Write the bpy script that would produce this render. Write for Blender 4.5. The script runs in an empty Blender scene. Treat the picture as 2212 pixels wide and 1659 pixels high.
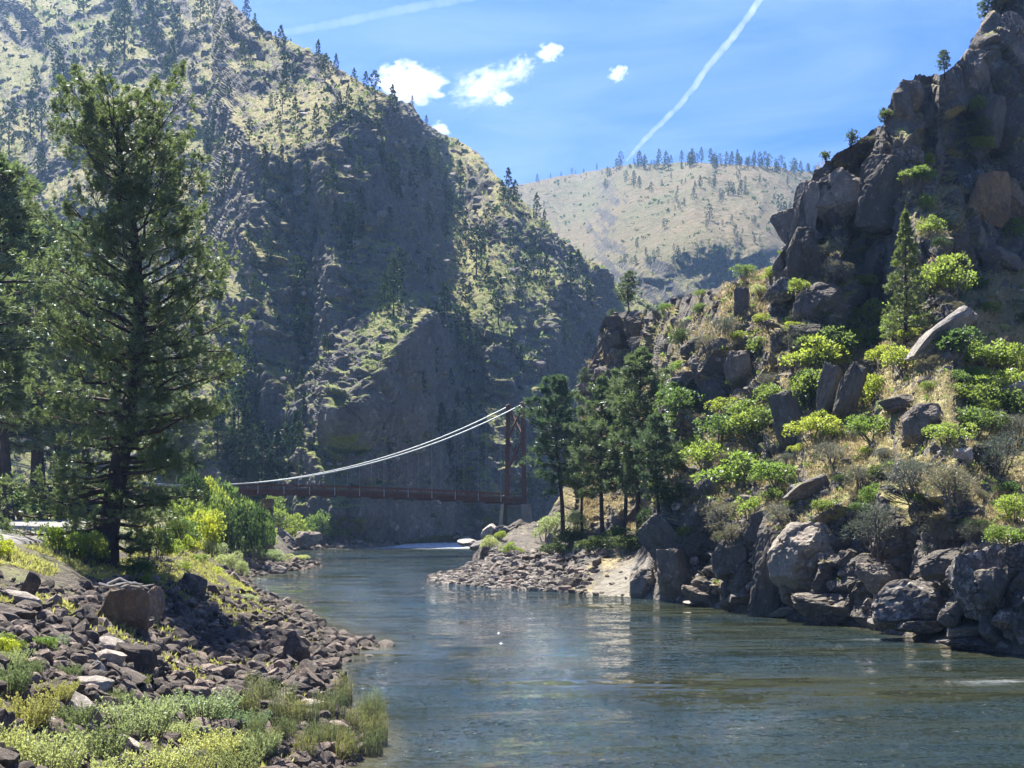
import bpy, math, random
import numpy as np
from mathutils import Vector, Matrix

scene = bpy.context.scene
R = math.radians
# ------------------------------------------------------------ camera, sky, sun
FOC = 1407.0; CAMZ = 5.5; HOR = 512.0; VS = 2212.0/1024.0
cam_d = bpy.data.cameras.new("camera"); cam = bpy.data.objects.new("camera", cam_d)
scene.collection.objects.link(cam); scene.camera = cam
cam.location = (0, 0, CAMZ); cam.rotation_euler = (R(90), 0, 0)
cam_d.sensor_width = 36.0; cam_d.lens = 36.0*FOC/1024.0
cam_d.shift_y = (HOR-384.0)/1024.0
cam_d.clip_start = 0.5; cam_d.clip_end = 30000
scene.view_settings.view_transform = 'Standard'; scene.view_settings.look = 'None'
scene.view_settings.exposure = 1.8; scene.view_settings.gamma = 1.0
scene.cycles.use_denoising = True
scene.cycles.max_bounces = 5; scene.cycles.diffuse_bounces = 2; scene.cycles.glossy_bounces = 2
scene.cycles.transmission_bounces = 3; scene.cycles.transparent_max_bounces = 6; scene.cycles.volume_bounces = 2
scene.cycles.sample_clamp_indirect = 4.0
scene.cycles.caustics_reflective = False; scene.cycles.caustics_refractive = False

SUN_EL, SUN_AZ = 56.0, -22.0        # azimuth measured from +Y towards +X
w = bpy.data.worlds.new("World"); scene.world = w; w.use_nodes = True
nt = w.node_tree; nt.nodes.clear()
wo = nt.nodes.new("ShaderNodeOutputWorld"); bg = nt.nodes.new("ShaderNodeBackground")
sky = nt.nodes.new("ShaderNodeTexSky"); sky.sky_type = 'NISHITA'; sky.sun_disc = False
sky.sun_elevation = R(SUN_EL); sky.sun_rotation = R(SUN_AZ)
sky.altitude = 700; sky.air_density = 1.0; sky.dust_density = 0.1; sky.ozone_density = 5.0
# thin high cirrus mixed into the sky by direction
tc = nt.nodes.new("ShaderNodeTexCoord")
mp = nt.nodes.new("ShaderNodeMapping"); mp.inputs['Scale'].default_value = (1.6, 1.6, 7.0); mp.inputs['Rotation'].default_value = (0, R(14), R(20))
nz = nt.nodes.new("ShaderNodeTexNoise"); nz.inputs['Scale'].default_value = 2.6; nz.inputs['Detail'].default_value = 7; nz.inputs['Roughness'].default_value = .55; nz.inputs['Distortion'].default_value = .5
cr = nt.nodes.new("ShaderNodeValToRGB"); cr.color_ramp.elements[0].position = .42; cr.color_ramp.elements[1].position = .78
cr.color_ramp.elements[1].color = (.32, .32, .32, 1)
mx = nt.nodes.new("ShaderNodeMixRGB"); mx.inputs['Color2'].default_value = (3.8, 4.7, 5.8, 1)
tint = nt.nodes.new('ShaderNodeMixRGB'); tint.blend_type = 'MULTIPLY'; tint.inputs['Fac'].default_value = 1; tint.inputs['Color2'].default_value = (.172, .33, .67, 1)
nt.links.new(tc.outputs['Generated'], mp.inputs['Vector']); nt.links.new(mp.outputs[0], nz.inputs['Vector'])
nt.links.new(nz.outputs['Fac'], cr.inputs['Fac']); nt.links.new(cr.outputs['Color'], mx.inputs['Fac'])
nt.links.new(sky.outputs['Color'], tint.inputs['Color1']); nt.links.new(tint.outputs['Color'], mx.inputs['Color1']); nt.links.new(mx.outputs['Color'], bg.inputs['Color'])
bg.inputs['Strength'].default_value = 0.07
nt.links.new(bg.outputs[0], wo.inputs['Surface'])

ld = bpy.data.lights.new("sun", 'SUN'); ld.energy = 5.0; ld.angle = R(0.53); ld.color = (1.0, .955, .87)
sun = bpy.data.objects.new("sun", ld); scene.collection.objects.link(sun)
_az, _el = R(SUN_AZ), R(SUN_EL)
SUNV = Vector((math.sin(_az)*math.cos(_el), math.cos(_az)*math.cos(_el), math.sin(_el)))
sun.rotation_euler = SUNV.to_track_quat('Z', 'Y').to_euler()

# ------------------------------------------------------------ noise helpers (numpy)
rng = np.random.RandomState(7); random.seed(7)
_perm = rng.permutation(256); _perm = np.concatenate([_perm, _perm, _perm]).astype(np.int32)
_g = rng.normal(size=(256, 3)); _g /= np.linalg.norm(_g, axis=1)[:, None]; _g = _g.astype(np.float32)
from concurrent.futures import ThreadPoolExecutor
_pool = ThreadPoolExecutor(4)
def perlin(x, y, z):
    x, y, z = np.broadcast_arrays(x, y, z)
    if x.ndim < 1 or x.size < 60000: return _perlin(x, y, z)
    q = list(zip(np.array_split(x, 8), np.array_split(y, 8), np.array_split(z, 8)))
    return np.concatenate(list(_pool.map(lambda a: _perlin(*a), q)), 0)
def _perlin(x, y, z):
    x = np.asarray(x, np.float32); y = np.asarray(y, np.float32); z = np.asarray(z, np.float32)
    xi = np.floor(x); yi = np.floor(y); zi = np.floor(z)
    fx, fy, fz = x-xi, y-yi, z-zi
    xi = xi.astype(np.int32) & 255; yi = yi.astype(np.int32) & 255; zi = zi.astype(np.int32) & 255
    u = fx*fx*fx*(fx*(fx*6-15)+10); v = fy*fy*fy*(fy*(fy*6-15)+10); t = fz*fz*fz*(fz*(fz*6-15)+10)
    def c(a, b, d):
        h = _perm[_perm[_perm[xi+a]+yi+b]+zi+d]; g = _g[h & 255]
        return g[..., 0]*(fx-a)+g[..., 1]*(fy-b)+g[..., 2]*(fz-d)
    x00 = c(0,0,0)*(1-u)+c(1,0,0)*u; x10 = c(0,1,0)*(1-u)+c(1,1,0)*u
    x01 = c(0,0,1)*(1-u)+c(1,0,1)*u; x11 = c(0,1,1)*(1-u)+c(1,1,1)*u
    return ((x00*(1-v)+x10*v)*(1-t)+(x01*(1-v)+x11*v)*t)*1.5
def fbm(P, f, octv=4, gain=.5, s=(1, 1, 1), off=0., ridge=False):
    r = 0.; a = 1.; tot = 0.
    for i in range(octv):
        n = perlin(P[..., 0]*f*s[0]+off+i*17.3, P[..., 1]*f*s[1]+off*.7+i*5.1, P[..., 2]*f*s[2]-off*.3+i*9.7)
        if ridge: n = 1-2*np.abs(n)
        r = r+a*n; tot += a; a *= gain; f *= 2.03
    return r/tot
def worley(P, f, s=(1, 1, 1), seed=0):
    r = list(_pool.map(lambda q: _worley(q, f, s, seed), np.array_split(P, 8)))
    return [np.concatenate([a[i] for a in r], 0) for i in range(4)]
def _worley(P, f, s, seed):
    """F1, F2 and an id-hash of the nearest cell"""
    Q = np.stack([P[..., 0]*f*s[0], P[..., 1]*f*s[1], P[..., 2]*f*s[2]], -1).astype(np.float32)
    B = np.floor(Q).astype(np.int32); F = Q-B
    f1 = np.full(Q.shape[:-1], 9., np.float32); f2 = f1.copy(); idh = np.zeros(Q.shape[:-1], np.int32)
    vec = np.zeros(Q.shape, np.float32)
    for a in (-1, 0, 1):
        for b in (-1, 0, 1):
            for c in (-1, 0, 1):
                h = _perm[_perm[_perm[(B[..., 0]+a+seed) & 255]+((B[..., 1]+b) & 255)]+((B[..., 2]+c) & 255)]
                j = _g[h & 255]*.42+.5
                d = j+np.array([a, b, c], np.float32)-F
                dd = np.sqrt((d*d).sum(-1))
                m = dd < f1
                f2 = np.where(m, f1, np.minimum(f2, dd)); vec = np.where(m[..., None], -d, vec)
                idh = np.where(m, h, idh); f1 = np.where(m, dd, f1)
    return f1, f2, idh, vec
def sstep(a, b, x):
    t = np.clip((x-a)/(b-a), 0, 1); return t*t*(3-2*t)
def blur(A, s, axis):
    if s <= 0: return A
    r = max(1, int(3*s)); k = np.exp(-.5*(np.arange(-r, r+1)/s)**2); k /= k.sum()
    pad = [(0, 0)]*A.ndim; pad[axis] = (r, r); B = np.pad(A, pad, mode='edge'); out = 0.
    for i, kk in enumerate(k):
        sl = [slice(None)]*A.ndim; sl[axis] = slice(i, i+A.shape[axis]); out = out+kk*B[tuple(sl)]
    return out
def inpoly(X, Y, poly):
    m = np.zeros(X.shape, bool); n = len(poly)
    for i in range(n):
        x1, y1 = poly[i]; x2, y2 = poly[(i+1) % n]
        if y1 == y2: continue
        c = ((y1 > Y) != (y2 > Y)) & (X < (x2-x1)*(Y-y1)/(y2-y1)+x1); m ^= c
    return m

# ------------------------------------------------------------ mesh and tag helpers
def newmesh(name, V, F, mats=(), smooth=False, midx=None):
    V = np.asarray(V, np.float32); me = bpy.data.meshes.new(name)
    if isinstance(F, np.ndarray):
        n, k = F.shape
        me.vertices.add(len(V)); me.vertices.foreach_set('co', V.ravel())
        me.loops.add(n*k); me.loops.foreach_set('vertex_index', F.ravel().astype(np.int32))
        me.polygons.add(n); me.polygons.foreach_set('loop_start', np.arange(0, n*k, k, dtype=np.int32))
        me.polygons.foreach_set('loop_total', np.full(n, k, np.int32))
    else:
        me.from_pydata(V.tolist(), [], F)
    for m in mats: me.materials.append(m)
    if midx is not None: me.polygons.foreach_set('material_index', np.asarray(midx, np.int32))
    me.update(calc_edges=True)
    me.polygons.foreach_set('use_smooth', np.full(len(me.polygons), bool(smooth)))
    return me
def link(name, me, parent=None, loc=None):
    o = bpy.data.objects.new(name, me); scene.collection.objects.link(o)
    if parent is not None: o.parent = parent
    if loc is not None: o.location = loc
    return o
def tag(o, label=None, cat=None, group=None, kind=None):
    if label: o['label'] = label
    if cat: o['category'] = cat
    if group: o['group'] = group
    if kind: o['kind'] = kind
    return o
def struct(o): o['kind'] = 'structure'; return o
def grid_faces(nr, nc):
    i = np.arange(nr-1)[:, None]*nc+np.arange(nc-1)[None, :]
    return np.stack([i, i+1, i+nc+1, i+nc], -1).reshape(-1, 4)
def unproj(px, py, Y):
    return np.stack([(px-512.)/FOC*Y, Y*np.ones_like(px), CAMZ+(HOR-py)/FOC*Y], -1)
def vp(pts):  # full-view coordinates -> 1024 frame
    return [(x/VS, y/VS) for x, y in pts]
def at(vx, vy, Y):  # a point of the place from its bearing and distance
    return Vector(((vx/VS-512)/FOC*Y, Y, CAMZ+(HOR-vy/VS)/FOC*Y))

# ------------------------------------------------------------ the hazy canyon air
def haze_box():
    x0, x1, y0, y1, z0, z1 = -1500, 1500, -40, 1500, -6, 560
    V = [(x, y, z) for z in (z0, z1) for y in (y0, y1) for x in (x0, x1)]
    F = [(0, 2, 3, 1), (4, 5, 7, 6), (0, 1, 5, 4), (2, 6, 7, 3), (0, 4, 6, 2), (1, 3, 7, 5)]
    m = bpy.data.materials.new("haze"); m.use_nodes = True; t = m.node_tree; t.nodes.clear()
    o = t.nodes.new("ShaderNodeOutputMaterial"); v = t.nodes.new("ShaderNodeVolumePrincipled")
    v.inputs['Color'].default_value = (.36, .60, 1., 1); v.inputs['Density'].default_value = HAZE; v.inputs['Anisotropy'].default_value = .45
    t.links.new(v.outputs[0], o.inputs['Volume'])
    ob = link("haze", newmesh("haze", V, F, [m])); ob['kind'] = 'stuff'
HAZE = .00011
haze_box()
# ------------------------------------------------------------ materials
def mat(name):
    m = bpy.data.materials.new(name); m.use_nodes = True; m.node_tree.nodes.clear()
    o = m.node_tree.nodes.new("ShaderNodeOutputMaterial"); return m, m.node_tree, o
def N(t, typ, **kw):
    n = t.nodes.new("ShaderNode"+typ)
    for k, v in kw.items():
        if k in n.inputs: n.inputs[k].default_value = v
        else: setattr(n, k, v)
    return n
def L(t, a, b): t.links.new(a, b)
def ramp(t, src, stops):
    r = N(t, "ValToRGB"); e = r.color_ramp.elements
    while len(e) < len(stops): e.new(.5)
    for i, (p, c) in enumerate(stops):
        e[i].position = p; e[i].color = (*c, 1) if len(c) == 3 else c
    L(t, src, r.inputs['Fac']); return r.outputs['Color']
def noise(t, vec, scale, det=5, rough=.6, dist=0.):
    n = N(t, "TexNoise", Scale=scale, Detail=det, Roughness=rough, Distortion=dist); L(t, vec, n.inputs['Vector']); return n.outputs['Fac']
def mix(t, f, a, b, mode='MIX'):
    m = N(t, "MixRGB", blend_type=mode)
    for s, k in ((f, 'Fac'), (a, 'Color1'), (b, 'Color2')):
        if isinstance(s, (int, float)): m.inputs[k].default_value = s
        elif isinstance(s, tuple): m.inputs[k].default_value = (*s, 1)
        else: L(t, s, m.inputs[k])
    return m.outputs['Color']
def math_(t, op, a, b=None, c=False):
    m = N(t, "Math", operation=op, use_clamp=c)
    for i, s in enumerate((a, b)):
        if s is None: continue
        if isinstance(s, (int, float)): m.inputs[i].default_value = s
        else: L(t, s, m.inputs[i])
    return m.outputs[0]
def bump(t, h, st, dist):
    b = N(t, "Bump", Strength=st, Distance=dist); L(t, h, b.inputs['Height']); return b.outputs['Normal']

def terrain_mat(name, unit, rock, rock2, light, g1, g2, g3, streak=(1, 1, 1)):
    """rock where the 'grass' attribute is low, dry and green grass where it is high; unit = size of the coarse pattern in metres"""
    m, t, o = mat(name); tc = N(t, "TexCoord"); P = tc.outputs['Object']
    mp = N(t, "Mapping"); mp.inputs['Scale'].default_value = streak; L(t, P, mp.inputs['Vector']); Q = mp.outputs[0]
    at_ = N(t, "Attribute", attribute_name='grass'); sd = N(t, "Attribute", attribute_name='sand'); gr = N(t, "Attribute", attribute_name='green')
    n1 = noise(t, Q, 1/unit, 6, .65); n2 = noise(t, P, 4.3/unit, 5, .7); n3 = noise(t, P, 14/unit, 4, .7)
    rc = mix(t, ramp(t, n1, [(.35, (0, 0, 0)), (.65, (1, 1, 1))]), rock, rock2)
    rc = mix(t, ramp(t, n2, [(.56, (0, 0, 0)), (.72, (.75, .75, .75))]), rc, light)
    rc = mix(t, .75, rc, ramp(t, n3, [(.25, (.5, .5, .5)), (.75, (1.4, 1.4, 1.4))]), 'MULTIPLY')
    gc = mix(t, ramp(t, n2, [(.4, (0, 0, 0)), (.6, (1, 1, 1))]), g1, g2)
    gc = mix(t, math_(t, 'MULTIPLY', gr.outputs['Fac'], ramp(t, n1, [(.3, (.3, .3, .3)), (.6, (1, 1, 1))]), True), gc, g3)
    gc = mix(t, .8, gc, ramp(t, n3, [(.2, (.45, .45, .45)), (.7, (1.3, 1.3, 1.3))]), 'MULTIPLY')
    gf = math_(t, 'ADD', at_.outputs['Fac'], math_(t, 'MULTIPLY', math_(t, 'SUBTRACT', n3, .5), 1.5))
    gf = math_(t, 'ADD', gf, math_(t, 'MULTIPLY', math_(t, 'SUBTRACT', n2, .5), 1.1))
    gf = ramp(t, gf, [(.28, (0, 0, 0)), (.68, (1, 1, 1))])
    col = mix(t, gf, rc, gc)
    col = mix(t, sd.outputs['Fac'], col, ramp(t, n2, [(.3, (.17, .15, .12)), (.55, (.31, .28, .23))]))
    b = N(t, "BsdfPrincipled", Roughness=.93); b.inputs['Specular IOR Level'].default_value = .25
    L(t, col, b.inputs['Base Color'])
    L(t, bump(t, math_(t, 'ADD', n2, math_(t, 'MULTIPLY', n3, .6)), 1., unit*.16), b.inputs['Normal'])
    L(t, b.outputs[0], o.inputs['Surface']); return m
M = {}
M['lm'] = terrain_mat("mountain_rock", 9, (.118, .108, .094), (.185, .168, .145), (.36, .33, .28), (.26, .235, .085), (.35, .29, .14), (.165, .20, .05), (1, 1, .35))
M['fh'] = terrain_mat("far_hill_grass", 26, (.07, .065, .06), (.11, .10, .09), (.22, .20, .17), (.15, .125, .055), (.20, .15, .085), (.085, .12, .035))
M['rb'] = terrain_mat("canyon_rock", 3.2, (.130, .114, .095), (.22, .192, .160), (.46, .41, .34), (.50, .385, .23), (.42, .345, .17), (.26, .29, .08), (1, 1, .5))
M['lb'] = terrain_mat("bank_soil", 2.2, (.085, .070, .055), (.13, .105, .082), (.24, .21, .18), (.26, .21, .13), (.20, .20, .08), (.14, .19, .05))

def rock_mat(name, c1, c2, lite, amt=.62, sc=1.):
    m, t, o = mat(name); tc = N(t, "TexCoord"); P = tc.outputs['Object']; oi = N(t, "ObjectInfo")
    n1 = noise(t, P, 1.1*sc, 6, .7); n2 = noise(t, P, 5*sc, 5, .75); n3 = noise(t, P, 17*sc, 3, .7)
    c = mix(t, ramp(t, n1, [(.35, (0, 0, 0)), (.65, (1, 1, 1))]), c1, c2)
    c = mix(t, ramp(t, n2, [(amt-.06, (0, 0, 0)), (amt+.06, (.8, .8, .8))]), c, lite)
    gi = N(t, "NewGeometry"); rr = math_(t, 'FRACT', math_(t, 'ADD', oi.outputs['Random'], gi.outputs['Random Per Island']))
    c = mix(t, 1., c, ramp(t, rr, [(0, (.6, .56, .53)), (.6, (1, .98, .96)), (.86, (1.4, 1.28, 1.18)), (1, (2.0, 1.9, 1.8))]), 'MULTIPLY')
    c = mix(t, .6, c, ramp(t, n3, [(.25, (.5, .5, .5)), (.75, (1.4, 1.4, 1.4))]), 'MULTIPLY')
    b = N(t, "BsdfPrincipled", Roughness=.9); b.inputs['Specular IOR Level'].default_value = .3
    L(t, c, b.inputs['Base Color']); L(t, bump(t, math_(t, 'ADD', n2, math_(t, 'MULTIPLY', n3, .5)), .8, .12/sc), b.inputs['Normal'])
    L(t, b.outputs[0], o.inputs['Surface']); return m
M['rock'] = rock_mat("dark_boulder", (.105, .093, .077), (.20, .175, .145), (.45, .40, .33), .64)
M['riprap'] = rock_mat("riprap_rock", (.060, .048, .040), (.165, .134, .110), (.40, .36, .31), .61, 1.6)
M['pale_rock'] = rock_mat("pale_boulder", (.20, .185, .165), (.32, .295, .26), (.50, .47, .42), .56)
M['tan_rock'] = rock_mat("tan_boulder", (.11, .095, .08), (.25, .165, .085), (.28, .24, .19), .60, .8)
M['speck_rock'] = rock_mat("lichen_boulder", (.10, .088, .078), (.18, .16, .14), (.48, .44, .38), .55, 1.)

def leaf_mat(name, c1, c2, tr, spec=.2, tmix=.45):
    m, t, o = mat(name); oi = N(t, "ObjectInfo"); g = N(t, "NewGeometry")
    tc = N(t, "TexCoord"); n = noise(t, tc.outputs['Object'], 2.2, 3, .6)
    c = mix(t, math_(t, 'MULTIPLY', math_(t, 'ADD', g.outputs['Random Per Island'], n), .5), c1, c2)
    k = ramp(t, oi.outputs['Random'], [(0, (.60, .72, .8)), (.5, (.95, .95, 1.)), (1, (1.35, 1.2, .95))])
    c = mix(t, 1., c, k, 'MULTIPLY'); tcx = mix(t, 1., tuple(tr), k, 'MULTIPLY')
    d = N(t, "BsdfDiffuse"); L(t, c, d.inputs['Color'])
    tl = N(t, "BsdfTranslucent"); L(t, tcx, tl.inputs['Color'])
    gl = N(t, "BsdfGlossy", Roughness=.42); gl.inputs['Color'].default_value = (.9, .95, 1, 1)
    a = N(t, "MixShader"); a.inputs[0].default_value = tmix; L(t, d.outputs[0], a.inputs[1]); L(t, tl.outputs[0], a.inputs[2])
    b = N(t, "MixShader"); b.inputs[0].default_value = spec*.12; L(t, a.outputs[0], b.inputs[1]); L(t, gl.outputs[0], b.inputs[2])
    L(t, b.outputs[0], o.inputs['Surface']); return m
M['needle'] = leaf_mat("pine_needles", (.055, .085, .034), (.17, .21, .10), (.18, .26, .08), .4, .35)
M['needle_far'] = leaf_mat("distant_needles", (.022, .042, .020), (.048, .075, .034), (.045, .08, .025), .15, .3)
M['fir'] = leaf_mat("fir_needles", (.022, .045, .020), (.050, .080, .032), (.05, .09, .03), .2, .3)
M['bright'] = leaf_mat("bright_leaves", (.105, .155, .032), (.22, .27, .055), (.34, .44, .07), .25, .5)
M['green'] = leaf_mat("green_leaves", (.055, .10, .03), (.13, .175, .05), (.20, .29, .06), .25, .5)
M['yellow'] = leaf_mat("yellow_leaves", (.20, .26, .025), (.31, .34, .035), (.46, .55, .05), .2, .5)
M['sage'] = leaf_mat("sage_leaves", (.32, .37, .17), (.48, .53, .28), (.46, .54, .20), .2, .4)
M['greybush'] = leaf_mat("grey_brush_leaves", (.15, .15, .115), (.26, .25, .19), (.16, .17, .10), .1, .3)
M['olive'] = leaf_mat("olive_shrub_leaves", (.045, .07, .028), (.09, .12, .045), (.10, .15, .04), .15, .4)
M['grassy'] = leaf_mat("grass_blades", (.20, .23, .08), (.34, .34, .15), (.34, .38, .13), .1, .45)

def plain(name, c1, c2, sc, rough=.85, metal=0., bumpd=.02):
    m, t, o = mat(name); tc = N(t, "TexCoord"); n = noise(t, tc.outputs['Object'], sc, 5, .65)
    b = N(t, "BsdfPrincipled", Roughness=rough, Metallic=metal)
    L(t, ramp(t, n, [(.3, c1), (.7, c2)]), b.inputs['Base Color']); L(t, bump(t, n, .7, bumpd), b.inputs['Normal'])
    L(t, b.outputs[0], o.inputs['Surface']); return m
M['bark'] = plain("pine_bark", (.030, .022, .018), (.085, .055, .040), 5, .95, 0, .08)
M['twig'] = plain("dry_twigs", (.10, .085, .07), (.18, .155, .13), 6, .95)
M['rust'] = plain("rusty_steel", (.075, .028, .019), (.16, .062, .038), 2.5, .8, .2)
M['deckwood'] = plain("weathered_plank", (.09, .06, .045), (.17, .125, .10), 3, .9)
M['cable'] = plain("galvanised_cable", (.42, .46, .45), (.58, .62, .60), 2, .6, .1)
M['concrete'] = plain("pier_concrete", (.13, .125, .105), (.25, .235, .205), .9, .9, 0, .03)
M['gravel'] = plain("gravel_road", (.15, .14, .125), (.22, .205, .185), 2.5, .95, 0, .05)
M['sand'] = plain("river_sand", (.58, .52, .43), (.66, .60, .51), 1.2, .95, 0, .03)
M['driftwood'] = plain("bleached_wood", (.26, .24, .21), (.42, .39, .35), 5, .9)

# water
def water_mat():
    m, t, o = mat("river_water"); tc = N(t, "TexCoord"); P = tc.outputs['Object']
    def mapped(s, r=0.):
        q = N(t, "Mapping"); q.inputs['Scale'].default_value = s; q.inputs['Rotation'].default_value = (0, 0, R(r)); L(t, P, q.inputs['Vector']); return q.outputs[0]
    # patches of calm and ruffled water
    pt = noise(t, mapped((.045, .16, 1), 14), 1.0, 4, .6, .5)
    st = ramp(t, pt, [(.38, (.12, .12, .12)), (.52, (1, 1, 1))])
    fo = N(t, "Attribute", attribute_name='foam')
    base = mix(t, ramp(t, pt, [(.4, (0, 0, 0)), (.6, (1, 1, 1))]), (.026, .030, .016), (.016, .028, .028))
    sh = N(t, "Attribute", attribute_name='shallow')
    base = mix(t, sh.outputs['Fac'], base, (.11, .10, .055))
    fm = math_(t, 'MULTIPLY', fo.outputs['Fac'], ramp(t, noise(t, mapped((.8, 2.2, 1)), 1.3, 5, .7), [(.40, (0, 0, 0)), (.52, (1, 1, 1))]), True)
    base = mix(t, fm, base, (.82, .86, .88))
    b = N(t, "BsdfPrincipled", IOR=1.333); L(t, base, b.inputs['Base Color'])
    L(t, math_(t, 'ADD', .022, math_(t, 'MULTIPLY', fm, .6)), b.inputs['Roughness'])
    def slopes(vec, sc, det, k):   # small wave facets: a tilt of the surface in x and y
        n = N(t, "TexNoise", Scale=sc, Detail=det, Roughness=.62, Distortion=.3); L(t, vec, n.inputs['Vector'])
        q = N(t, "VectorMath", operation='SUBTRACT'); L(t, n.outputs['Color'], q.inputs[0]); q.inputs[1].default_value = (.5, .5, .5)
        r_ = N(t, "VectorMath", operation='MULTIPLY'); L(t, q.outputs[0], r_.inputs[0]); r_.inputs[1].default_value = k; return r_.outputs[0]
    def vadd(a, b_):
        q = N(t, "VectorMath", operation='ADD'); L(t, a, q.inputs[0]); L(t, b_, q.inputs[1]); return q.outputs[0]
    def vscale(a, f):
        q = N(t, "VectorMath", operation='SCALE'); L(t, a, q.inputs[0]); L(t, f, q.inputs['Scale']); return q.outputs[0]
    small = vscale(vadd(slopes(mapped((.9, 2.0, 1), 14), 1.5, 3, (1.1, 1.6, 0)), slopes(mapped((1.2, 1.8, 1), -4), 5.5, 2, (3.2, 4.0, 0))), st)
    nv = vadd(small, slopes(mapped((.25, .8, 1), 12), 1.0, 3, (.75, 2.0, 0)))
    g = N(t, "NewGeometry"); nn = N(t, "VectorMath", operation='NORMALIZE'); L(t, vadd(nv, g.outputs['Normal']), nn.inputs[0]); bn = nn
    L(t, bn.outputs[0], b.inputs['Normal']); L(t, b.outputs[0], o.inputs['Surface']); return m
M['water'] = water_mat()
# ------------------------------------------------------------ terrain masses
def pl(pts, x):
    pts = sorted(pts); return np.interp(x, [p[0] for p in pts], [p[1] for p in pts])
class Patch: pass
def integrate(name, x0, x1, nc, nr, foot_py, foot_Y, top_py, slope, smooth_px=5, dmin=.10, spur=None, jag=1., even=0.):
    """a slope surface: starts at its foot and recedes upwards with the steepness of the ground (tan of the slope)"""
    px = np.linspace(x0/VS, x1/VS, nc)
    fy = pl(vp(foot_py), px); Y0 = pl([(a/VS, b) for a, b in foot_Y], px); ty = pl(vp(top_py), px)
    t = np.linspace(0, 1, nr)[:, None]
    PY = fy[None, :]+(ty-fy)[None, :]*t+jag*(t**12)*(2.7*perlin(px*.16, px*0+3.1, px*0)+1.2*perlin(px*.5, px*0+7.7, px*0))[None, :]; PX = np.broadcast_to(px[None, :], PY.shape)
    e = (HOR-PY)/FOC; s = slope(PX*VS, PY*VS)
    d = np.diff(e, axis=0)/np.maximum(s[1:]-e[1:], dmin)
    lnY = np.concatenate([np.log(Y0)[None, :], np.log(Y0)[None, :]+np.cumsum(d, axis=0)], 0)
    lnY = blur(lnY, smooth_px, 1)
    if even: lnY = lnY*(1-even)+even*blur(blur(lnY, 40, 1), 6, 0)
    if spur is not None: lnY = lnY+spur(PX*VS, PY*VS)*np.minimum(1, t*14)
    p = Patch(); p.name = name; p.PX, p.PY, p.Y = PX, PY, np.exp(lnY); p.S = s
    p.P = unproj(PX, PY, p.Y); return p
def normals(P):
    du = np.gradient(P, axis=1); dv = np.gradient(P, axis=0); n = np.cross(du, dv)
    n /= np.linalg.norm(n, axis=-1)[..., None]+1e-9; return n
def macro_n(P, r):
    n = normals(blur(blur(P, r, 0), r, 1)); return n*(np.sign(n[..., 1].mean())*-1)
def finish(p, m, back=((6, -2), (30, -25), (90, -120)), attrs=None, smooth=False, under=None):
    P = p.P; rows = [P]
    top = P[-1]
    for dy, dz in back:
        q = top.copy(); q[:, 0] *= 1+dy/np.maximum(q[:, 1], 1); q[:, 1] += dy; q[:, 2] += dz; rows.append(q[None])
    if under is not None:
        q = P[0].copy(); q[:, 2] -= under; rows.insert(0, q[None])
    A = np.concatenate(rows, 0); nr, nc = A.shape[:2]
    me = newmesh(p.name, A.reshape(-1, 3), grid_faces(nr, nc), [m], smooth)
    for k, v in (attrs or {}).items():
        vv = np.asarray(v, np.float32); ex = [vv] + [vv[-1:]]*len(back)
        if under is not None: ex.insert(0, vv[:1])
        a = me.attributes.new(k, 'FLOAT', 'POINT'); a.data.foreach_set('value', np.concatenate(ex, 0).ravel())
    o = link(p.name, me); struct(o); p.ob = o; return o
def polyslope(VX, VY, base, regs, warp=14, wf=.02, soft=3):
    Q = np.stack([VX*wf, VY*wf, VX*0], -1)
    wx = VX+warp*fbm(Q, 1., 3, off=3.)*1.6; wy = VY+warp*fbm(Q, 1., 3, off=41.)*1.6
    s = base.copy()
    for tanv, poly in regs:
        m = inpoly(wx, wy, poly).astype(np.float32); m = blur(blur(m, soft, 0), soft, 1)
        s = s*(1-m)+tanv*m
    return s

# ---- left mountain across the river
LM_CLIFF = [
 (1.7, [(480,480),(560,340),(700,330),(790,330),(845,330),(868,400),(850,520),(835,600),(880,700),(800,745),(640,835),(600,700),(560,600),(520,560)]),
 (2.4, [(868,715),(895,800),(915,900),(930,1000),(975,1175),(760,1160),(720,1060),(700,980),(760,850),(800,790)]),
 (2.2, [(1020,700),(1090,730),(1130,800),(1160,890),(1110,900),(1040,860),(1010,790)]),
 (2.3, [(1180,650),(1240,630),(1300,690),(1262,820),(1200,880),(1170,800)]),
 (2.2, [(740,205),(800,220),(870,228),(910,262),(955,305),(890,300),(800,290),(740,260)]),
 (2.2, [(690,330),(800,318),(868,308),(862,400),(830,430),(760,400)]),
 (2.3, [(490,-30),(540,20),(590,100),(560,110),(500,60),(480,20)]),
 (2.0, [(420,220),(500,250),(565,330),(520,345),(440,310)]),
 (2.3, [(370,880),(450,860),(520,960),(545,1030),(520,1075),(360,1060)]),
 (2.1, [(480,700),(560,640),(620,820),(650,930),(560,900),(490,800)]),
 (1.8, [(1060,920),(1140,900),(1180,1120),(1060,1140)]),
 (2.8, [(60,20),(110,60),(100,110),(30,90)]), (2.6, [(150,250),(230,260),(240,330),(160,300)]),
 (2.8, [(300,20),(350,40),(380,110),(320,100)]), (2.6, [(250,360),(330,420),(300,470),(240,430)]),
 (2.2, [(1050,470),(1120,500),(1150,560),(1080,530)]),
]
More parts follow.
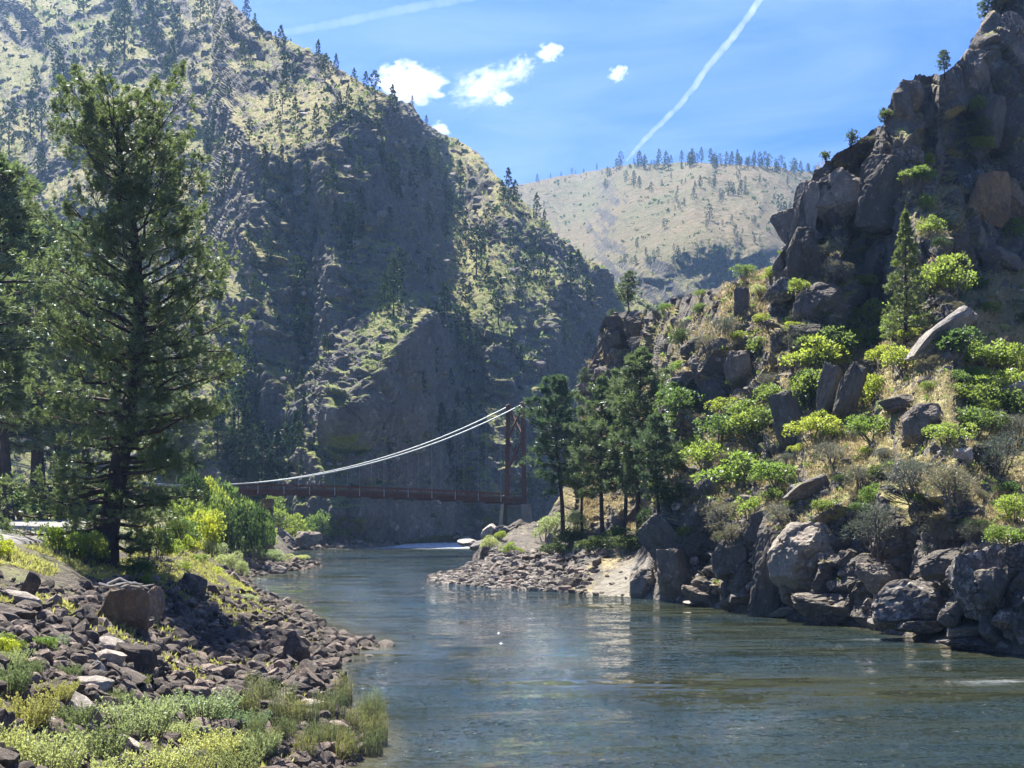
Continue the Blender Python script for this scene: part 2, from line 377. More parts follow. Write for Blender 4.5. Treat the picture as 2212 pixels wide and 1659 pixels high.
LM_FLAT = [
 (.62, [(855,400),(880,480),(880,560),(900,640),(890,715),(925,900),(950,960),(985,1080),(1060,1060),(1050,960),(960,830),(930,700),(900,560),(870,450)]),
 (.60, [(620,850),(700,800),(790,748),(800,790),(745,860),(690,960),(630,930)]),
 (.62, [(700,240),(800,300),(900,330),(950,420),(880,400),(800,310),(720,310)]),
 (.60, [(1090,390),(1240,540),(1430,655),(1300,600),(1180,520),(1090,430)]),
 (.55, [(0,130),(200,120),(330,200),(420,330),(300,340),(100,240)]),
 (.55, [(0,360),(60,400),(180,560),(120,600),(0,450)]),
]
def lm_slope(VX, VY):
    Q = np.stack([VX, VY, VX*0], -1)
    b = .56+.16*fbm(Q, .006, 3, off=5.)
    # rock steps that dip with the strata
    r = fbm(np.stack([VX+.6*VY, VY*1.5-.2*VX, VX*0], -1), .016, 4, off=11.)
    b = b+1.2*sstep(.20, .34, r)
    b = polyslope(VX, VY, b, LM_CLIFF, 12, .03, 3)
    b = polyslope(VX, VY, b, LM_FLAT, 14, .03, 3)
    b = b-.10*sstep(800, 950, VX)*sstep(700, 500, VY)
    return np.maximum(b, (HOR-VY/VS)/FOC+.18)
LM_SPURS = [([(600,250),(560,340),(540,480),(570,600),(610,830),(640,900)], 90, 290, .045), ([(890,690),(770,860),(700,980),(745,1170)], 120, 170, .075),
 ([(1015,620),(1030,760),(1000,900),(1060,1100)], 70, 160, .030), ([(1190,590),(1180,700),(1170,900)], 60, 130, .030), ([(700,225),(690,330),(720,450)], 60, 200, .018),
 ([(440,560),(400,700),(440,860),(500,1060)], 90, 160, .03), ([(300,120),(330,300),(380,420)], 70, 150, .02)]
def lm_spur(VX, VY):
    o = 0.
    for cr_, wl, wr, a_ in LM_SPURS:
        ys = [p[1] for p in cr_]; xs = np.interp(VY, ys, [p[0] for p in cr_])+9*fbm(np.stack([VX*0, VY, VX*0], -1), .03, 3, off=wl)*2; d = VX-xs
        prof_ = np.where(d < 0, 1+d/wl, 1-d/wr).clip(0, 1); o = o-a_*prof_*sstep(ys[0]-90, ys[0]+30, VY)*sstep(ys[-1]+60, ys[-1]-20, VY)
    return o+lm_spur0(VX, VY)
def lm_spur0(VX, VY):
    a = VX*.86-VY*.5; c = VX*.5+VY*.86
    q = np.stack([a, c*.38, VX*0], -1)
    return -.012*fbm(q, .0065, 3, off=12., ridge=True)-.005*fbm(q, .022, 3, off=22., ridge=True)
lm = integrate("mountain_slope", -420, 1560, 940, 680,
    [(-420,1117),(300,1117),(480,1120),(640,1182),(840,1177),(960,1170),(1010,1165),(1100,1163),(1300,1158),(1560,1150)],
    [(-420,300),(300,245),(480,240),(640,222),(760,230),(840,236),(960,258),(1010,270),(1100,276),(1300,290),(1560,320)],
    [(-420,-250),(0,-190),(300,-110),(500,0),(545,45),(590,78),(650,100),(700,122),(760,168),(800,190),(850,215),(880,224),(900,256),(940,285),(985,300),(1030,330),(1045,345),(1080,388),(1100,412),(1150,455),(1200,505),(1230,542),(1300,585),(1340,622),(1430,668),(1560,720)],
    lm_slope, smooth_px=5, spur=lm_spur, even=.6)
n = macro_n(lm.P, 3); steep = 1-np.clip(n[..., 2], 0, 1); P = lm.P; sgn = 1.
cl = sstep(.35, .6, steep)
Pw = P+2.2*np.stack([fbm(P, .12, 2, off=1.), fbm(P, .12, 2, off=2.), fbm(P, .12, 2, off=3.)], -1)
disp = (.5+1.2*cl)*(1.2*fbm(P, .045, 3, s=(1, 1, .4), off=1., ridge=True)+.5*fbm(P, .25, 4, s=(1, 1, .6), off=2., ridge=True))
# outcrops standing out of the grass
om = sstep(.02, .28, fbm(P, .035, 3, off=91.))*(1-cl)
f1, f2, idh, vec = worley(Pw, .16, (1, 1, .7), 3)
disp += om*3.0*np.clip(1-f1*1.5, 0, 1)**.7*(.3+((idh*37) % 97)/97.)+cl*(.8*(((idh*37) % 97)/97.-.5)-.5*(1-sstep(0, .15, f2-f1)))
f1, f2, idh, vec = worley(Pw, .5, (1, 1, .8), 9)
disp += (.25+1.3*om+.25*cl)*(np.clip(1-f1*1.5, 0, 1)**.7*(.2+((idh*53) % 89)/89.))
disp += cl*(1.1*fbm(P, .16, 3, s=(1, 1, .13), off=44., ridge=True)+.5*fbm(P, .5, 3, s=(1, 1, .2), off=45., ridge=True))
disp += .16*fbm(P, 1.6, 2, off=9.)
edge = np.minimum(1, np.linspace(0, 1, P.shape[0])*60)[:, None]
edge = edge*(.3+.7*np.minimum(1, (1-np.linspace(0, 1, P.shape[0]))*30))[:, None]
lm.P = P+(n*sgn*disp[..., None])*edge[..., None]
n2 = normals(lm.P); nz_ = blur(blur(np.abs(n2[..., 2]), 1, 0), 1, 1)
VX, VY = lm.PX*VS, lm.PY*VS
greenm = np.clip(.25+1.1*fbm(P, .012, 3, off=60.)+.5*sstep(400, 900, VY), 0, 1)
finish(lm, M['lm'], attrs={'grass': np.clip((nz_-.55)*2.6+.35*fbm(P, .06, 3, off=33.)+.25-.5*om, 0, 1), 'sand': nz_*0, 'green': greenm}, back=((8, -3), (30, -30), (70, -120)), under=4)

# ---- far grassy hill
def fh_slope(VX, VY):
    Q = np.stack([VX, VY, VX*0], -1)
    b = .36+.12*fbm(Q, .006, 3, off=15.)+.18*sstep(.2, .5, fbm(np.stack([VX*.5, VY*1.6, VX*0], -1), .022, 4, off=3.))
    g = polyslope(VX, VY, b*0, [(1, [(1300,600),(1430,570),(1520,530),(1640,545),(1720,580),(1600,680),(1330,680)])], 20, .02, 6)
    return b+g*(.25+.7*fbm(Q, .02, 4, off=25., ridge=True))
fh = integrate("far_hill", 900, 2500, 560, 260,
    [(900,760),(1300,760),(1440,700),(1700,640),(2500,640)],
    [(900,620),(1300,620),(1440,600),(1700,640),(2500,700)],
    [(900,440),(1000,430),(1120,402),(1200,385),(1280,372),(1330,362),(1400,357),(1500,354),(1600,358),(1760,376),(1900,380),(2100,400),(2500,430)],
    fh_slope, smooth_px=10, dmin=.12, jag=.4, spur=lambda VX, VY: -.03*fbm(np.stack([VX*.7-VY*.4, VY*.5+VX*.3, VX*0], -1), .010, 4, off=12., ridge=True))
n = normals(fh.P); P = fh.P
fh.P[..., 2] += 2.2*fbm(P, .02, 4, off=8., ridge=True)+.8*fbm(P, .1, 3, off=18.)
nzf = np.abs(normals(fh.P)[..., 2])
finish(fh, M['fh'], attrs={'grass': np.clip((nzf-.66)*4+.75+.5*fbm(P, .03, 4, off=13.), 0, 1), 'sand': nzf*0,
       'green': np.clip(.1+1.5*fbm(P, .008, 3, off=21.), 0, 1)}, back=((20, -3), (60, -30), (110, -120)), smooth=False)

# ---- right bank: rocky point, bench under the pines, canyon wall
RB_REG = [
 (.15, [(900,1150),(1120,1150),(1180,1150),(1400,1150),(1408,1215),(1405,1310),(900,1310)]),
 (.6, [(1230,700),(1440,650),(1560,880),(1450,1050),(1390,1130),(1180,1130),(1240,900)]),
 (3.2, [(1285,660),(1420,660),(1440,745),(1380,780),(1280,780),(1250,730)]),
 (2.2, [(1690,390),(1780,335),(1850,300),(1940,240),(1965,400),(2010,560),(1960,600),(1890,600),(1870,700),(1850,760),(1690,770),(1650,650),(1700,560)]),
 (2.0, [(1930,170),(2040,150),(2120,20),(2212,-260),(2800,-260),(2800,410),(2212,420),(2120,500),(2080,440),(2010,380),(1940,260)]),
 (3.0, [(1860,520),(2010,520),(2060,600),(2010,700),(1900,700)]),
 (3.0, [(2100,430),(2212,420),(2300,520),(2160,540),(2080,560)]),
 (2.6, [(1480,720),(1560,690),(1640,700),(1640,780),(1600,850),(1500,880),(1440,890),(1450,800)]),
 (3.0, [(1660,860),(1760,850),(1770,960),(1700,970)]),
 (3.0, [(1770,770),(1850,740),(1860,900),(1780,900)]),
 (2.8, [(1412,1200),(1420,1150),(1500,1090),(1620,1160),(1650,1110),(1830,1110),(1870,1170),(1900,1080),(2070,1060),(2080,1150),(2212,1190),(2800,1190),(2800,1500),(2212,1440),(1880,1380),(1420,1310)]),
 *[(.42, q) for q in [[(1425,655),(1560,600),(1640,575),(1700,548),(1690,620),(1600,700),(1500,790),(1440,880),(1400,900),(1405,740)], [(1740,900),(1850,765),(2050,725),(2212,570),(2500,470),(2500,800),(2100,900),(1950,1000),(1700,1065),(1620,1100),(1700,990)]]],
]
def rb_slope(VX, VY):
    Q = np.stack([VX, VY, VX*0], -1)
    b = np.interp(VX, [1300, 2100], [.60, .32])+.12*fbm(Q, .006, 3, off=35.)+1.2*sstep(.24, .4, fbm(np.stack([VX-.5*VY, VY+.3*VX, VX*0], -1), .012, 3, off=44.))
    b = polyslope(VX, VY, b, RB_REG, 12, .02, 3)
    r = fbm(np.stack([VX*.8, VY*1.3, VX*0], -1), .014, 3, off=51.)
    b = np.where(b > 1.8, b*(1-.6*sstep(.10, .3, r)), b)
    return b+np.maximum((HOR-VY/VS)/FOC, 0)
def rb_spur(VX, VY):
    q = np.stack([VX*.8+VY*.6, (VY*.8-VX*.6)*.5, VX*0], -1)
    return -.030*fbm(q, .0055, 3, off=12., ridge=True)*sstep(1200, 1500, VX)
rb = integrate("canyon_wall", 925, 2760, 1100, 820,
    [(925,1256),(960,1266),(1010,1272),(1270,1284),(1380,1294),(1500,1308),(1630,1330),(1880,1360),(2050,1402),(2212,1414),(2500,1440),(2760,1500)],
    [(925,113),(1010,104),(1270,94),(1380,90),(1500,84),(1630,75.5),(1880,66.6),(2050,56.8),(2212,54.5),(2500,50),(2760,44)],
    [(925,1252),(940,1246),(1000,1232),(1050,1195),(1110,1140),(1180,1120),(1225,1040),(1250,860),(1262,800),(1288,748),(1300,690),(1330,674),(1420,668),(1440,650),(1500,632),(1560,618),(1640,588),(1700,560),(1712,520),(1706,500),(1722,445),(1745,398),(1780,347),(1850,310),(1880,278),(1926,262),(1930,200),(1946,178),(1968,178),(1976,162),(2040,160),(2088,112),(2118,62),(2145,0),(2212,-120),(2400,-260),(2760,-420)],
    rb_slope, smooth_px=7, spur=rb_spur, even=.5)
n = macro_n(rb.P, 5); steep = 1-np.clip(n[..., 2], 0, 1); P = rb.P; sgn = 1.
st = sstep(.36, .58, steep); far = np.clip(P[..., 1]/90., .6, 1.6)
Pw = P+1.2*np.stack([fbm(P, .25, 2, off=1.), fbm(P, .25, 2, off=2.), fbm(P, .25, 2, off=3.)], -1)
f1, f2, idh, vec = worley(Pw, .17, (1, 1, .45), 3)
calm = polyslope(rb.PX*VS, rb.PY*VS, rb.PX*0., [(1., RB_REG[-1][1]), (1., RB_REG[-2][1])], 10, .02, 4)
tl = _g[(idh*7+3) & 255]
tl = tl*np.array([1, 1, .35], np.float32)
big = (((idh*37) % 97)/97.-.5)*2.2+1.5*(vec*tl).sum(-1)-1.1*(1-sstep(0, .10, f2-f1))
f1, f2, idh, vec = worley(Pw, .55, (1, 1, .5), 9)
tl = _g[(idh*11+5) & 255]
sm = (((idh*53) % 89)/89.-.5)*.8+.5*(vec*tl).sum(-1)-.45*(1-sstep(0, .12, f2-f1))
f1, f2, idh, vec = worley(Pw, 1.7, (1, 1, .8), 19)
ti = (((idh*53) % 89)/89.-.5)*.22
om = sstep(.08, .3, fbm(P, .09, 3, off=91.))*(1-st)
disp = (st*.9+.03+.3*om)*big*far+(st*.8+.10+.6*om)*sm+(.4+st*.6)*ti+.12*fbm(P, 2.2, 3, off=4.)+.35*fbm(P, .25, 3, off=4.)*(1-st)
edge = np.minimum(1, np.linspace(0, 1, P.shape[0])*40)[:, None]
disp = disp*(1-.78*calm)
edge = edge*(.12+.88*np.minimum(1, (1-np.linspace(0, 1, P.shape[0]))*14))[:, None]
VX, VY = rb.PX*VS, rb.PY*VS
lowm = sstep(1190, 1120, VX)*.7
rb.P = P+(n*sgn*(disp*(1-.9*sstep(1450, 1405, VX)*sstep(1120, 1160, VY)))[..., None])*edge[..., None]
nzr = blur(blur(np.abs(normals(rb.P)[..., 2]), 1, 0), 1, 1)
sand = polyslope(VX, VY, VX*0., [(1., [(1285,1268),(1318,1240),(1350,1218),(1400,1203),(1408,1305),(1262,1296)]), (1., [(2150,1375),(2300,1350),(2300,1440),(2150,1420)])], 4, .05, 1.5)
grass = np.clip((nzr-.60)*3.0+.3*fbm(P, .3, 3, off=33.)+.35-.4*om-.9*sstep(1100, 1180, VY)+.35*calm, 0, 1)*np.where(VY > 1090, .25+.75*sstep(1190, 1260, VX), 1.)
finish(rb, M['rb'], attrs={'grass': grass, 'sand': np.clip(sand, 0, 1), 'green': np.clip(.35+1.2*fbm(P, .05, 3, off=77.), 0, 1)}, back=((3, -1), (10, -9), (30, -40)), under=2)

# ---- left bank: shore, slope and the terrace that carries the road
LBC = [  # vx, vy, Y   (ground seen there)
 (0,1659,19),(350,1659,25),(0,1500,24),(0,1300,35),(0,1200,45),(0,1168,47),(230,1222,60),(400,1200,66),(270,1375,38),(450,1450,44),(350,1300,52),
 (500,1340,58),(600,1400,50),(560,1500,36),(650,1600,31),(480,1245,85),(430,1180,95),(420,1120,130),(300,1130,110)]
LBZ = [  # vx, Y, z
 (-700,15,4.6),(-700,45,4.8),(-700,90,5.0),(-700,200,6),(-300,20,4.2),(-200,50,4.7),(-300,90,4.7),(-300,160,5.0),(-300,250,5.5),
 (0,60,4.6),(0,90,4.6),(0,140,4.55),(60,60,4.55),(110,80,4.6),(170,100,4.6),(200,130,4.55),(0,200,4.6),(100,250,4.9),(300,200,4.6),(300,260,5),(450,200,4.4),(500,250,4.6),(450,160,4.2),
 (520,135,1.2),(560,140,.8),(640,143,.55),(600,200,2.6),(600,240,4.5),(700,225,1.8),(700,250,4.0),(640,211,.3),(690,222,.3),(780,235,1.0),(840,226,.1),(640,185,-1.6),(560,175,.6),(520,155,1.6),
 (700,30.2,0),(850,33.8,-.1),(740,42.4,0),(720,50,0),(830,58.0,.05),(650,78,0),(520,102,0),(500,122,.1),(610,129.6,.02),(690,146.6,.0),
 (1000,32,-1.5),(820,46,-1.3),(1000,60,-1.6),(800,85,-1.6),(700,110,-1.6),(760,140,-1.6),(740,175,-1.6),(900,215,-1.6),(900,20,-1.2),(600,22,-.4),(350,15,1.0),(0,12,3.4),(900,12,-2),(1000,110,-2),(1000,180,-2),(1000,260,-2)]
cp = []
for vx, vy, Y in LBC: cp.append((vx/VS, Y, CAMZ+(HOR-vy/VS)/FOC*Y))
for vx, Y, z in LBZ: cp.append((vx/VS, Y, z))
cp = np.array(cp); cq = np.stack([cp[:, 0]/90., np.log(cp[:, 1])*3.], -1)
def _k(d): return d
_D = np.sqrt(((cq[:, None]-cq[None])**2).sum(-1)); _n = len(cp)
_A = np.zeros((_n+3, _n+3)); _A[:_n, :_n] = _k(_D); _A[:_n, _n] = 1; _A[:_n, _n+1:] = cq; _A[_n, :_n] = 1; _A[_n+1:, :_n] = cq.T
_w = np.linalg.solve(_A+np.diag([-.04]*_n+[0]*3), np.concatenate([cp[:, 2], [0, 0, 0]]))
def lb_height(px, Y):
    q = np.stack([np.asarray(px)/90., np.log(Y)*3.], -1); sh = q.shape[:-1]; q = q.reshape(-1, 2)
    out = np.concatenate([_k(np.sqrt(((c[:, None]-cq[None])**2).sum(-1)))@_w[:_n] for c in np.array_split(q, max(1, len(q)//40000))])
    return (out+_w[_n]+q@_w[_n+1:]).reshape(sh)
def lb_z(X, Y):  # ground height of the left bank at a world point
    X = np.asarray(X, float); Y = np.asarray(Y, float); px = X/Y*FOC+512
    z = lb_height(px, Y); P = np.stack([X, Y, X*0], -1)
    near = sstep(4.2, 3.4, z)
    return z+near*(.35*fbm(P, .22, 3, off=3.)+.22*fbm(P, .8, 3, off=4.))*sstep(-.4, .5, z)+.04*fbm(P, .6, 2, off=6.)
nc, nr = 520, 620
pxs = np.linspace(-330, 475, nc)[None, :]; Ys = np.exp(np.linspace(math.log(11), math.log(262), nr))[:, None]
PXg = np.broadcast_to(pxs, (nr, nc)); Yg = np.broadcast_to(Ys, (nr, nc)); Xg = (PXg-512)/FOC*Yg
Zg = lb_z(Xg, Yg); Pg = np.stack([Xg, Yg, Zg], -1)
g_ = np.clip(.25+.9*fbm(Pg*np.array([1, 1, 0]), .12, 3, off=50.)+.35*sstep(2.8, 4.2, Zg), 0, 1)*sstep(.15, .6, Zg)
me = newmesh("left_bank", Pg.reshape(-1, 3), grid_faces(nr, nc), [M['lb']], False)
for k, v in (('grass', g_), ('sand', g_*0), ('green', np.clip(.4+fbm(Pg, .08, 2, off=9.), 0, 1))):
    a = me.attributes.new(k, 'FLOAT', 'POINT'); a.data.foreach_set('value', np.asarray(v, np.float32).ravel())
lb = struct(link("left_bank", me))

# ---- gravel road on the terrace (a sheet that follows the ground, its surface just above it)
edge_n = [(-700,38),(-300,42),(-60,46),(40,51),(110,60),(165,74),(205,95),(222,120)]
edge_f = [(-700,150),(-300,150),(-60,146),(0,144),(80,142),(150,138),(200,132),(224,126)]
V_, nrr = [], 40
vxs = np.linspace(-700, 222, 120)
na = np.interp(vxs, [a for a, b in edge_n], [b for a, b in edge_n]); fa = np.interp(vxs, [a for a, b in edge_f], [b for a, b in edge_f])
for j in range(-1, nrr):
    Yr = na+(fa-na)*(j/(nrr-1.)) if j >= 0 else na-1.2
    X = (vxs/VS-512)/FOC*Yr; V_.append(np.stack([X, Yr, lb_z(X, Yr)+(.07 if j >= 0 else -.3)], -1))
struct(link("gravel_road", newmesh("gravel_road", np.array(V_).reshape(-1, 3), grid_faces(nrr+1, len(vxs)), [M['gravel']], True)))

# ---- river
nc, nr = 560, 520
pys = 536.5+(820-536.5)*np.linspace(0, 1, nr)**1.25
PXw, PYw = np.meshgrid(np.linspace(-260, 1400, nc), pys)
Yw = CAMZ*FOC/(PYw-HOR); Xw = (PXw-512)/FOC*Yw; Pw_ = np.stack([Xw, Yw, Xw*0], -1)
ca, sa = math.cos(R(14)), math.sin(R(14)); U = Xw*ca+Yw*sa; W_ = -Xw*sa+Yw*ca
Qw = np.stack([U*.35, W_, U*0], -1)
amp = np.clip(.35+.9*fbm(np.stack([U*.3, W_, U*0], -1), .05, 3, off=2.), .1, 1)
Pw_[..., 2] = amp*(.17*fbm(Qw, .28, 3, off=1.)+.07*fbm(Qw, .9, 2, off=5.))
foam = np.clip(sstep(205, 228, Yw)*sstep(262, 240, Yw)*sstep(-30, -20, Xw)*sstep(6, -2, Xw)*1.3, 0, 1)
foam = np.maximum(foam, .45*sstep(.24, .46, fbm(np.stack([U*.12, W_*1.1, U*0], -1), .5, 3, off=8.))*sstep(95, 60, Yw)*sstep(12, 20, Xw))
lz = lb_height(PXw, Yw)
shal = np.clip(sstep(-.7, .1, lz)*.7, 0, 1)
rbf = np.interp(PXw, rb.PX[0], rb.Y[0]); shal = np.maximum(shal, .45*sstep(3, 0, rbf-Yw)*sstep(700, 790, PXw))
me = newmesh("river", Pw_.reshape(-1, 3), grid_faces(nr, nc), [M['water']], True)
for k, v in (('foam', foam), ('shallow', shal)):
    a = me.attributes.new(k, 'FLOAT', 'POINT'); a.data.foreach_set('value', np.asarray(v, np.float32).ravel())
struct(link("river", me))
# the valley floor under everything
struct(link("ground", newmesh("ground", [(-1450, -35, -3), (1450, -35, -3), (1450, 1450, -3), (-1450, 1450, -3)], np.array([[0, 1, 2, 3]]), [M['lb']])))
# ------------------------------------------------------------ generators: wood, leaves, rocks
def tube(pts, rad, k=6):
    pts = np.asarray(pts, float); rad = np.asarray(rad, float); n = len(pts)
    T = np.gradient(pts, axis=0); T /= np.linalg.norm(T, axis=1)[:, None]+1e-9
    ref = np.where(np.abs(T[:, 2:3]) > .9, np.array([[1., 0, 0]]), np.array([[0, 0, 1.]]))
    A = np.cross(T, ref); A /= np.linalg.norm(A, axis=1)[:, None]+1e-9; B = np.cross(T, A)
    th = np.linspace(0, 2*np.pi, k, endpoint=False)
    V = pts[:, None]+rad[:, None, None]*(np.cos(th)[None, :, None]*A[:, None]+np.sin(th)[None, :, None]*B[:, None])
    i = np.arange(n-1)[:, None]*k+np.arange(k)[None]; j = np.arange(n-1)[:, None]*k+(np.arange(k)[None]+1) % k
    return V.reshape(-1, 3), np.stack([i, j, j+k, i+k], -1).reshape(-1, 4)
class MB:
    def __init__(s): s.V = []; s.F = []; s.n = 0
    def add(s, V, F):
        s.V.append(np.asarray(V, np.float32)); s.F.append(np.asarray(F, np.int64)+s.n); s.n += len(V); return s
    def tube(s, pts, rad, k=6): return s.add(*tube(pts, rad, k))
    def bar(s, a, b, w, h, up=(0, 0, 1)):
        a = np.asarray(a, float); b = np.asarray(b, float); d = b-a; d /= np.linalg.norm(d); sd = np.cross(d, np.asarray(up, float)); sd /= np.linalg.norm(sd); u = np.cross(sd, d)
        V = [p+sx*sd*w/2+sz*u*h/2 for p in (a, b) for sx, sz in ((-1, -1), (1, -1), (1, 1), (-1, 1))]
        return s.add(V, [(0, 3, 2, 1), (4, 5, 6, 7), (0, 1, 5, 4), (1, 2, 6, 5), (2, 3, 7, 6), (3, 0, 4, 7)])
    def leaves(s, C, D, Ln, W, r):
        n = len(C); S = r.normal(size=(n, 3)); S -= (S*D).sum(1)[:, None]*D; S /= np.linalg.norm(S, axis=1)[:, None]+1e-9
        Ln = np.broadcast_to(Ln, n)[:, None]; W = np.broadcast_to(W, n)[:, None]
        V = np.stack([C, C+D*Ln*.5+S*W*.5, C+D*Ln, C+D*Ln*.5-S*W*.5], 1).reshape(-1, 3)
        return s.add(V, np.arange(4*n).reshape(-1, 4))
    def mesh(s, name, m, smooth=False):
        return newmesh(name, np.concatenate(s.V), np.concatenate(s.F), [m], smooth)
def unit(a): return a/(np.linalg.norm(a, axis=-1, keepdims=True)+1e-9)

def conifer(h, seed, prof, cb=.15, nb=60, tpb=20, npt=8, nl=.18, nw=.02, rise=(.5, -.15), tr=.018, fan=.3, clump=.0, lean=0., wood=True, jit=.35, twist=0.):
    """trunk-with-limbs mesh data and crown mesh data; prof(t) = crown radius at relative crown height t"""
    r = np.random.RandomState(seed); T, C = MB(), MB()
    hz = np.linspace(0, h, 14); ox = lean*hz+twist*np.sin(hz/h*5+seed)*h*.02; oy = twist*np.cos(hz/h*4+seed*2)*h*.015
    rad = tr*h*(1-hz/h)**.8+.01; rad[0] *= 1.35
    T.tube(np.stack([ox, oy, hz], 1), rad, 9 if nb > 50 else 6)
    cc, dd = [], []
    az0 = r.rand()*6.28
    for i in range(nb):
        t = (i+r.rand()*.8)/nb; t = t**.9; z = h*(cb+(1-cb)*t*.985)
        R_ = prof(t)*(1-jit+jit*2*r.rand()**1.3)
        if r.rand() < clump: R_ *= .45
        az = az0+i*2.39996+r.normal()*.3; el = rise[1]+(rise[0]-rise[1])*t+r.normal()*.12
        base = np.array([np.interp(z, hz, ox), np.interp(z, hz, oy), z]); d = np.array([math.cos(az), math.sin(az), 0])
        s = np.linspace(0, 1, 6)
        P = base+np.outer(s*R_*math.cos(el), d)+np.outer(s*R_*math.sin(el)+(s**2)*R_*.16*(1 if rise[0] > .3 else -.2), [0, 0, 1])
        P[1:] += r.normal(size=(5, 3))*.03*R_
        if wood: T.tube(P, np.linspace(.010*R_+.012*h*.35*(1-t)+.006, .006, 6), 4)
        m = max(3, int(tpb*(.4+.6*min(1, R_/max(prof(.35), .1)))))
        nk = max(2, m//7); kc = r.randint(0, nk, m); uk = .25+.75*(r.rand(nk)**.62); uk[0] = 1.; ok = r.uniform(-1, 1, nk)
        u = np.clip(uk[kc]+r.normal(size=m)*.035, 0, 1); q = np.stack([np.interp(u, s, P[:, k]) for k in range(3)], 1)
        side = np.array([-d[1], d[0], 0]); off = (ok[kc]+r.normal(size=m)*.13)*fan*R_*(.35+.65*np.sin(np.clip(u, 0, 1)*math.pi*.85))
        q += off[:, None]*side+np.stack([0*u, 0*u, r.normal(size=m)*.05*R_+np.abs(off)*.08], 1)+off[:, None]**2*0
        dirn = unit(d*.8+np.sign(off)[:, None]*side*.6+np.array([0, 0, .45])+r.normal(size=(m, 3))*.35)
        cc.append(q); dd.append(dirn)
        if wood and nb > 70:
            for k in range(0, m, 5):
                a = np.array([np.interp(max(u[k]-.18, 0), s, P[:, c]) for c in range(3)]); T.tube([a, (a+q[k])/2+[0, 0, .02], q[k]], [.016, .011, .006], 3)
    cc = np.concatenate(cc); dd = np.concatenate(dd)
    top = np.tile([[ox[-1], oy[-1], h*.985]], (max(4, tpb//2), 1))+r.normal(size=(max(4, tpb//2), 3))*[.05, .05, .25]*1; cc = np.concatenate([cc, top]); dd = np.concatenate([dd, unit(r.normal(size=top.shape)*.5+[0, 0, 1])])
    n = len(cc); C_ = np.repeat(cc, npt, 0); D_ = unit(np.repeat(dd, npt, 0)+r.normal(size=(n*npt, 3))*.62)
    C.leaves(C_+r.normal(size=C_.shape)*nl*.12, D_, nl*(.7+.6*r.rand(n*npt)), nw, r)
    return T, C
def bush(rx, ry, hz, seed, nl=7, leaves=1400, ls=.14, dense=.5, stems=7, hollow=.25, w=.6):
    r = np.random.RandomState(seed); T, C = MB(), MB()
    cs = np.stack([r.uniform(-.62, .62, nl)*rx, r.uniform(-.62, .62, nl)*ry, hz*(.30+.42*r.rand(nl))], 1); cs[0] = [0, 0, hz*.62]
    cr = np.stack([rx*r.uniform(.28, .5, nl), ry*r.uniform(.28, .5, nl), hz*r.uniform(.2, .36, nl)], 1)
    for i in range(min(stems, nl)):
        b = np.array([r.normal()*.08*rx, r.normal()*.08*ry, -.15*hz]); T.tube([b, b*.4+cs[i]*.6+[0, 0, -.05*hz], cs[i]+[0, 0, cr[i, 2]*.5]], [.03*hz, .02*hz, .006*hz], 4)
        for k in range(3):
            e = cs[i]+cr[i]*unit(r.normal(size=3))*.9; T.tube([cs[i]*.8+b*.2, (cs[i]+e)/2, e], [.014*hz, .01*hz, .004*hz], 3)
    k = r.randint(0, nl, leaves); d = unit(r.normal(size=(leaves, 3))); d[:, 2] = np.where(d[:, 2] < -.35, -d[:, 2], d[:, 2])
    # leaf clumps, so light and dark hollows show
    q = cs[k]+cr[k]*d*((1-dense*.5*r.rand(leaves)**2)[:, None])
    keep = fbm(q.astype(np.float32), 2.6/max(rx, .3), 2, off=seed*1.7) > -hollow+.0; keep |= r.rand(leaves) < .15
    q = q[keep]; d = d[keep]; q[:, 2] = np.maximum(q[:, 2], -.05*hz)
    C.leaves(q, unit(d*.7+r.normal(size=d.shape)*.7), ls*(.6+.8*r.rand(len(q))), ls*w, r); return T, C
def stemplant(h, seed, stems=40, spread=.5, leaf=.07, lw=.022, per=16, lean=.35):
    r = np.random.RandomState(seed); T, C = MB(), MB()
    for i in range(stems):
        a = r.rand()*6.28; rr = spread*math.sqrt(r.rand()); b = np.array([rr*math.cos(a), rr*math.sin(a), 0]); hh = h*(.55+.5*r.rand())
        tip = b+np.array([math.cos(a)*lean*rr/spread*hh+r.normal()*.07*h, math.sin(a)*lean*rr/spread*hh+r.normal()*.07*h, hh])
        P = np.array([b, b*.4+tip*.6+[0, 0, .06*h], tip]); T.tube(P, [.008*h+.003, .006*h, .003], 3)
        u = .2+.8*r.rand(per); q = np.stack([np.interp(u, [0, .55, 1], P[:, k]) for k in range(3)], 1)
        C.leaves(q, unit(r.normal(size=(per, 3))*.55+[0, 0, .75]), leaf*(.6+.8*r.rand(per)), lw, r)
    return T, C

